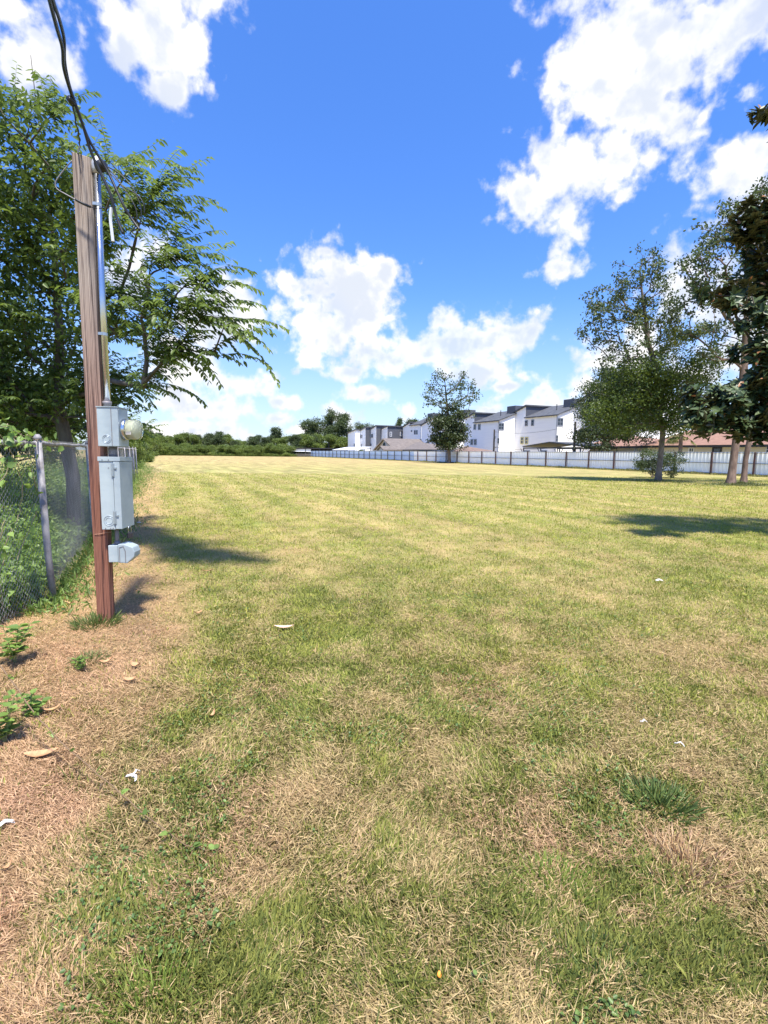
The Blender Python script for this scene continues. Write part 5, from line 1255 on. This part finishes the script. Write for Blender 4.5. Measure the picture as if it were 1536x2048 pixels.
    ob = MB(); ob.box((0.075, -0.08, ZA), (0.152, 0.05, ZB - 0.004)); obo = ob.build('outlet_box', M_box, root, bevel=0.004)
    m = MB(); h = ZB - ZA
    prof = [(0.155, ZA - 0.004), (0.225, ZA - 0.010), (0.285, ZA + 0.045), (0.290, ZA + 0.085), (0.275, ZB - 0.022), (0.200, ZB + 0.012), (0.155, ZB + 0.006)]
    m.prism([(x, -0.086, z) for x, z in prof], (0, 0.142, 0)); m.build('hooded_cover', M_box, obo, bevel=0.006)
    m = MB(); m.tube([(0.168, -0.088, ZA + 0.0), (0.168, -0.088, ZB - 0.02), (0.20, -0.088, ZB - 0.01), (0.215, -0.088, ZB - 0.05), (0.215, -0.088, ZA + 0.0)], 0.003, 5); m.build('cover_rim', M_nip, obo)
    m = MB(); m.tube([(-0.04, -0.052, Z0 - 0.05), (0.0, -0.055, Z0 - 0.045), (0.05, -0.054, Z0 - 0.035), (0.1, -0.05, Z0 - 0.03)], 0.0018, 5); m.build('tie_wire', mat('copper_wire', (0.45, 0.25, 0.16), 0.5), root)
    # wire hooked round the post head
    def L3(pts, dY): return [loc(80 + x / 4.454, y / 4.454, dY) for x, y in pts]
    def curve(pts, k=6):
        out = []; n = len(pts)
        for i in range(n - 1):
            p0, p1, p2, p3 = pts[max(i - 1, 0)], pts[i], pts[i + 1], pts[min(i + 2, n - 1)]
            for j in range(k):
                t = j / k; out.append(0.5 * ((2 * p1) + (-p0 + p2) * t + (2 * p0 - 5 * p1 + 4 * p2 - p3) * t * t + (-p0 + 3 * p1 - 3 * p2 + p3) * t ** 3))
        out.append(pts[-1]); return out
    m = MB(); m.tube(curve(L3([(285, 1430), (200, 1530), (140, 1620), (150, 1680), (230, 1730), (320, 1780)], -0.09)), 0.004, 6); m.build('bare_wire', M_galv, root, smooth=True)
    m = MB(); m.tube(curve(L3([(318, 1778), (380, 1812), (448, 1842)], -0.09)), 0.010, 8); m.build('wire_sleeve', M_black, root, smooth=True)
    m = MB(); m.tube(curve(L3([(446, 1842), (520, 1855), (590, 1850), (650, 1832), (675, 1770)], -0.09)), 0.0035, 6); m.build('jumper_wire', M_black, root, smooth=True)
    wires = [[(590, 1480), (700, 1540), (800, 1640), (860, 1740), (900, 1860), (890, 2000), (830, 2060)],
             [(590, 1510), (680, 1600), (760, 1700), (850, 1850), (860, 1990), (800, 2080)],
             [(600, 1490), (680, 1580), (740, 1660), (860, 1730), (920, 1810), (930, 1900)]]
    for w in wires:
        m = MB(); m.tube(curve(L3(w, -0.10)), 0.0042, 6); m.build('lead_wire', M_black, wh, smooth=True)
    m = MB(); m.tube(curve(L3([(636, 1850), (628, 1950), (640, 2060), (650, 2150)], -0.1)), 0.012, 6); m.build('hanging_tag', mat('clear_tape', (0.6, 0.62, 0.64), 0.4), wh)
    # ---- separate things: cables and padlock
    def wpt(x, y, Y): return at(80 + x / 4.454, y / 4.454, Y)
    def cable(name, label, pts, r):
        P = curve([wpt(*p) for p in pts], 8); o = P[0].copy(); mm = MB(); mm.tube([p - o for p in P], r, 10); ob = mm.build(name, M_black, None, smooth=True); ob.location = o; tag(ob, label, 'cable'); return ob
    Yb = b.y
    cable('overhead_cable', 'left thick black overhead cable sweeping down past the post top', [(20, -260, 2.5), (85, 0, 2.85), (150, 250, 3.2), (200, 430, 3.45), (215, 620, 3.7), (290, 870, 3.9), (380, 1110, Yb - 0.25), (450, 1340, Yb - 0.18), (540, 1540, Yb - 0.14), (630, 1740, Yb - 0.12), (680, 1930, Yb - 0.1), (740, 2080, Yb - 0.1)], 0.0105)
    cable('overhead_cable', 'right thick black overhead cable joining the black gland on the conduit head', [(60, -240, 2.5), (115, 0, 2.85), (180, 200, 3.15), (215, 360, 3.4), (222, 560, 3.68), (262, 760, 3.85), (330, 960, 4.0), (420, 1210, Yb - 0.2), (520, 1390, Yb - 0.15), (600, 1520, Yb - 0.12), (680, 1690, Yb - 0.12), (740, 1820, Yb - 0.12), (810, 1940, Yb - 0.1), (890, 2050, Yb - 0.1)], 0.0095)
    mm = MB(); P = curve([wpt(290, 900, 3.92), wpt(315, 1070, 4.1), wpt(345, 1200, 4.2), wpt(352, 1290, 4.28), wpt(335, 1370, Yb - 0.05)], 8); o = P[-1].copy()
    mm.tube([p - o for p in P], 0.004, 6); mm.tube([p - o + Vector((0.006 * math.cos(i), 0.006 * math.sin(i), 0)) for i, p in enumerate(P)], 0.004, 6)
    ob = mm.build('support_wire', M_dark, None, smooth=True); ob.location = o; tag(ob, 'twisted support wire from the cables to the top of the post', 'wire')
    mm = MB(); P = [wpt(255, 870, 3.88), wpt(300, 930, 3.93)]; o = P[0].copy(); mm.tube([Vector((0, 0, 0)), P[1] - o], [0.022, 0.02], 8); ob = mm.build('cable_clamp', M_black, None, smooth=True); ob.location = o; tag(ob, 'black clamp gripping the two overhead cables together', 'clamp')
    # padlock below the breaker box door
    W = Matrix.Translation(b) @ q.to_matrix().to_4x4(); pl = W @ Vector((bx1 + 0.004, 0.02, Z0 - 0.02)); root2 = thing('padlock', 'dark padlock hanging under the door of the larger grey box', 'padlock', pl, (0, 0, yaw + 1.2))
    m = MB(); m.box((-0.024, -0.010, -0.075), (0.024, 0.010, -0.028)); m.build('body', mat('lock_body', (0.035, 0.03, 0.04), 0.4), root2, bevel=0.004)
    m = MB(); m.tube([(-0.016, 0, -0.03), (-0.016, 0, 0.01)] + [(-0.016 * math.cos(a), 0, 0.01 + 0.016 * math.sin(a)) for a in np.linspace(0.2, 2.9, 8)] + [(0.016, 0, 0.01), (0.016, 0, -0.03)], 0.0035, 8); m.build('shackle', M_zinc, root2, smooth=True)
service_post()
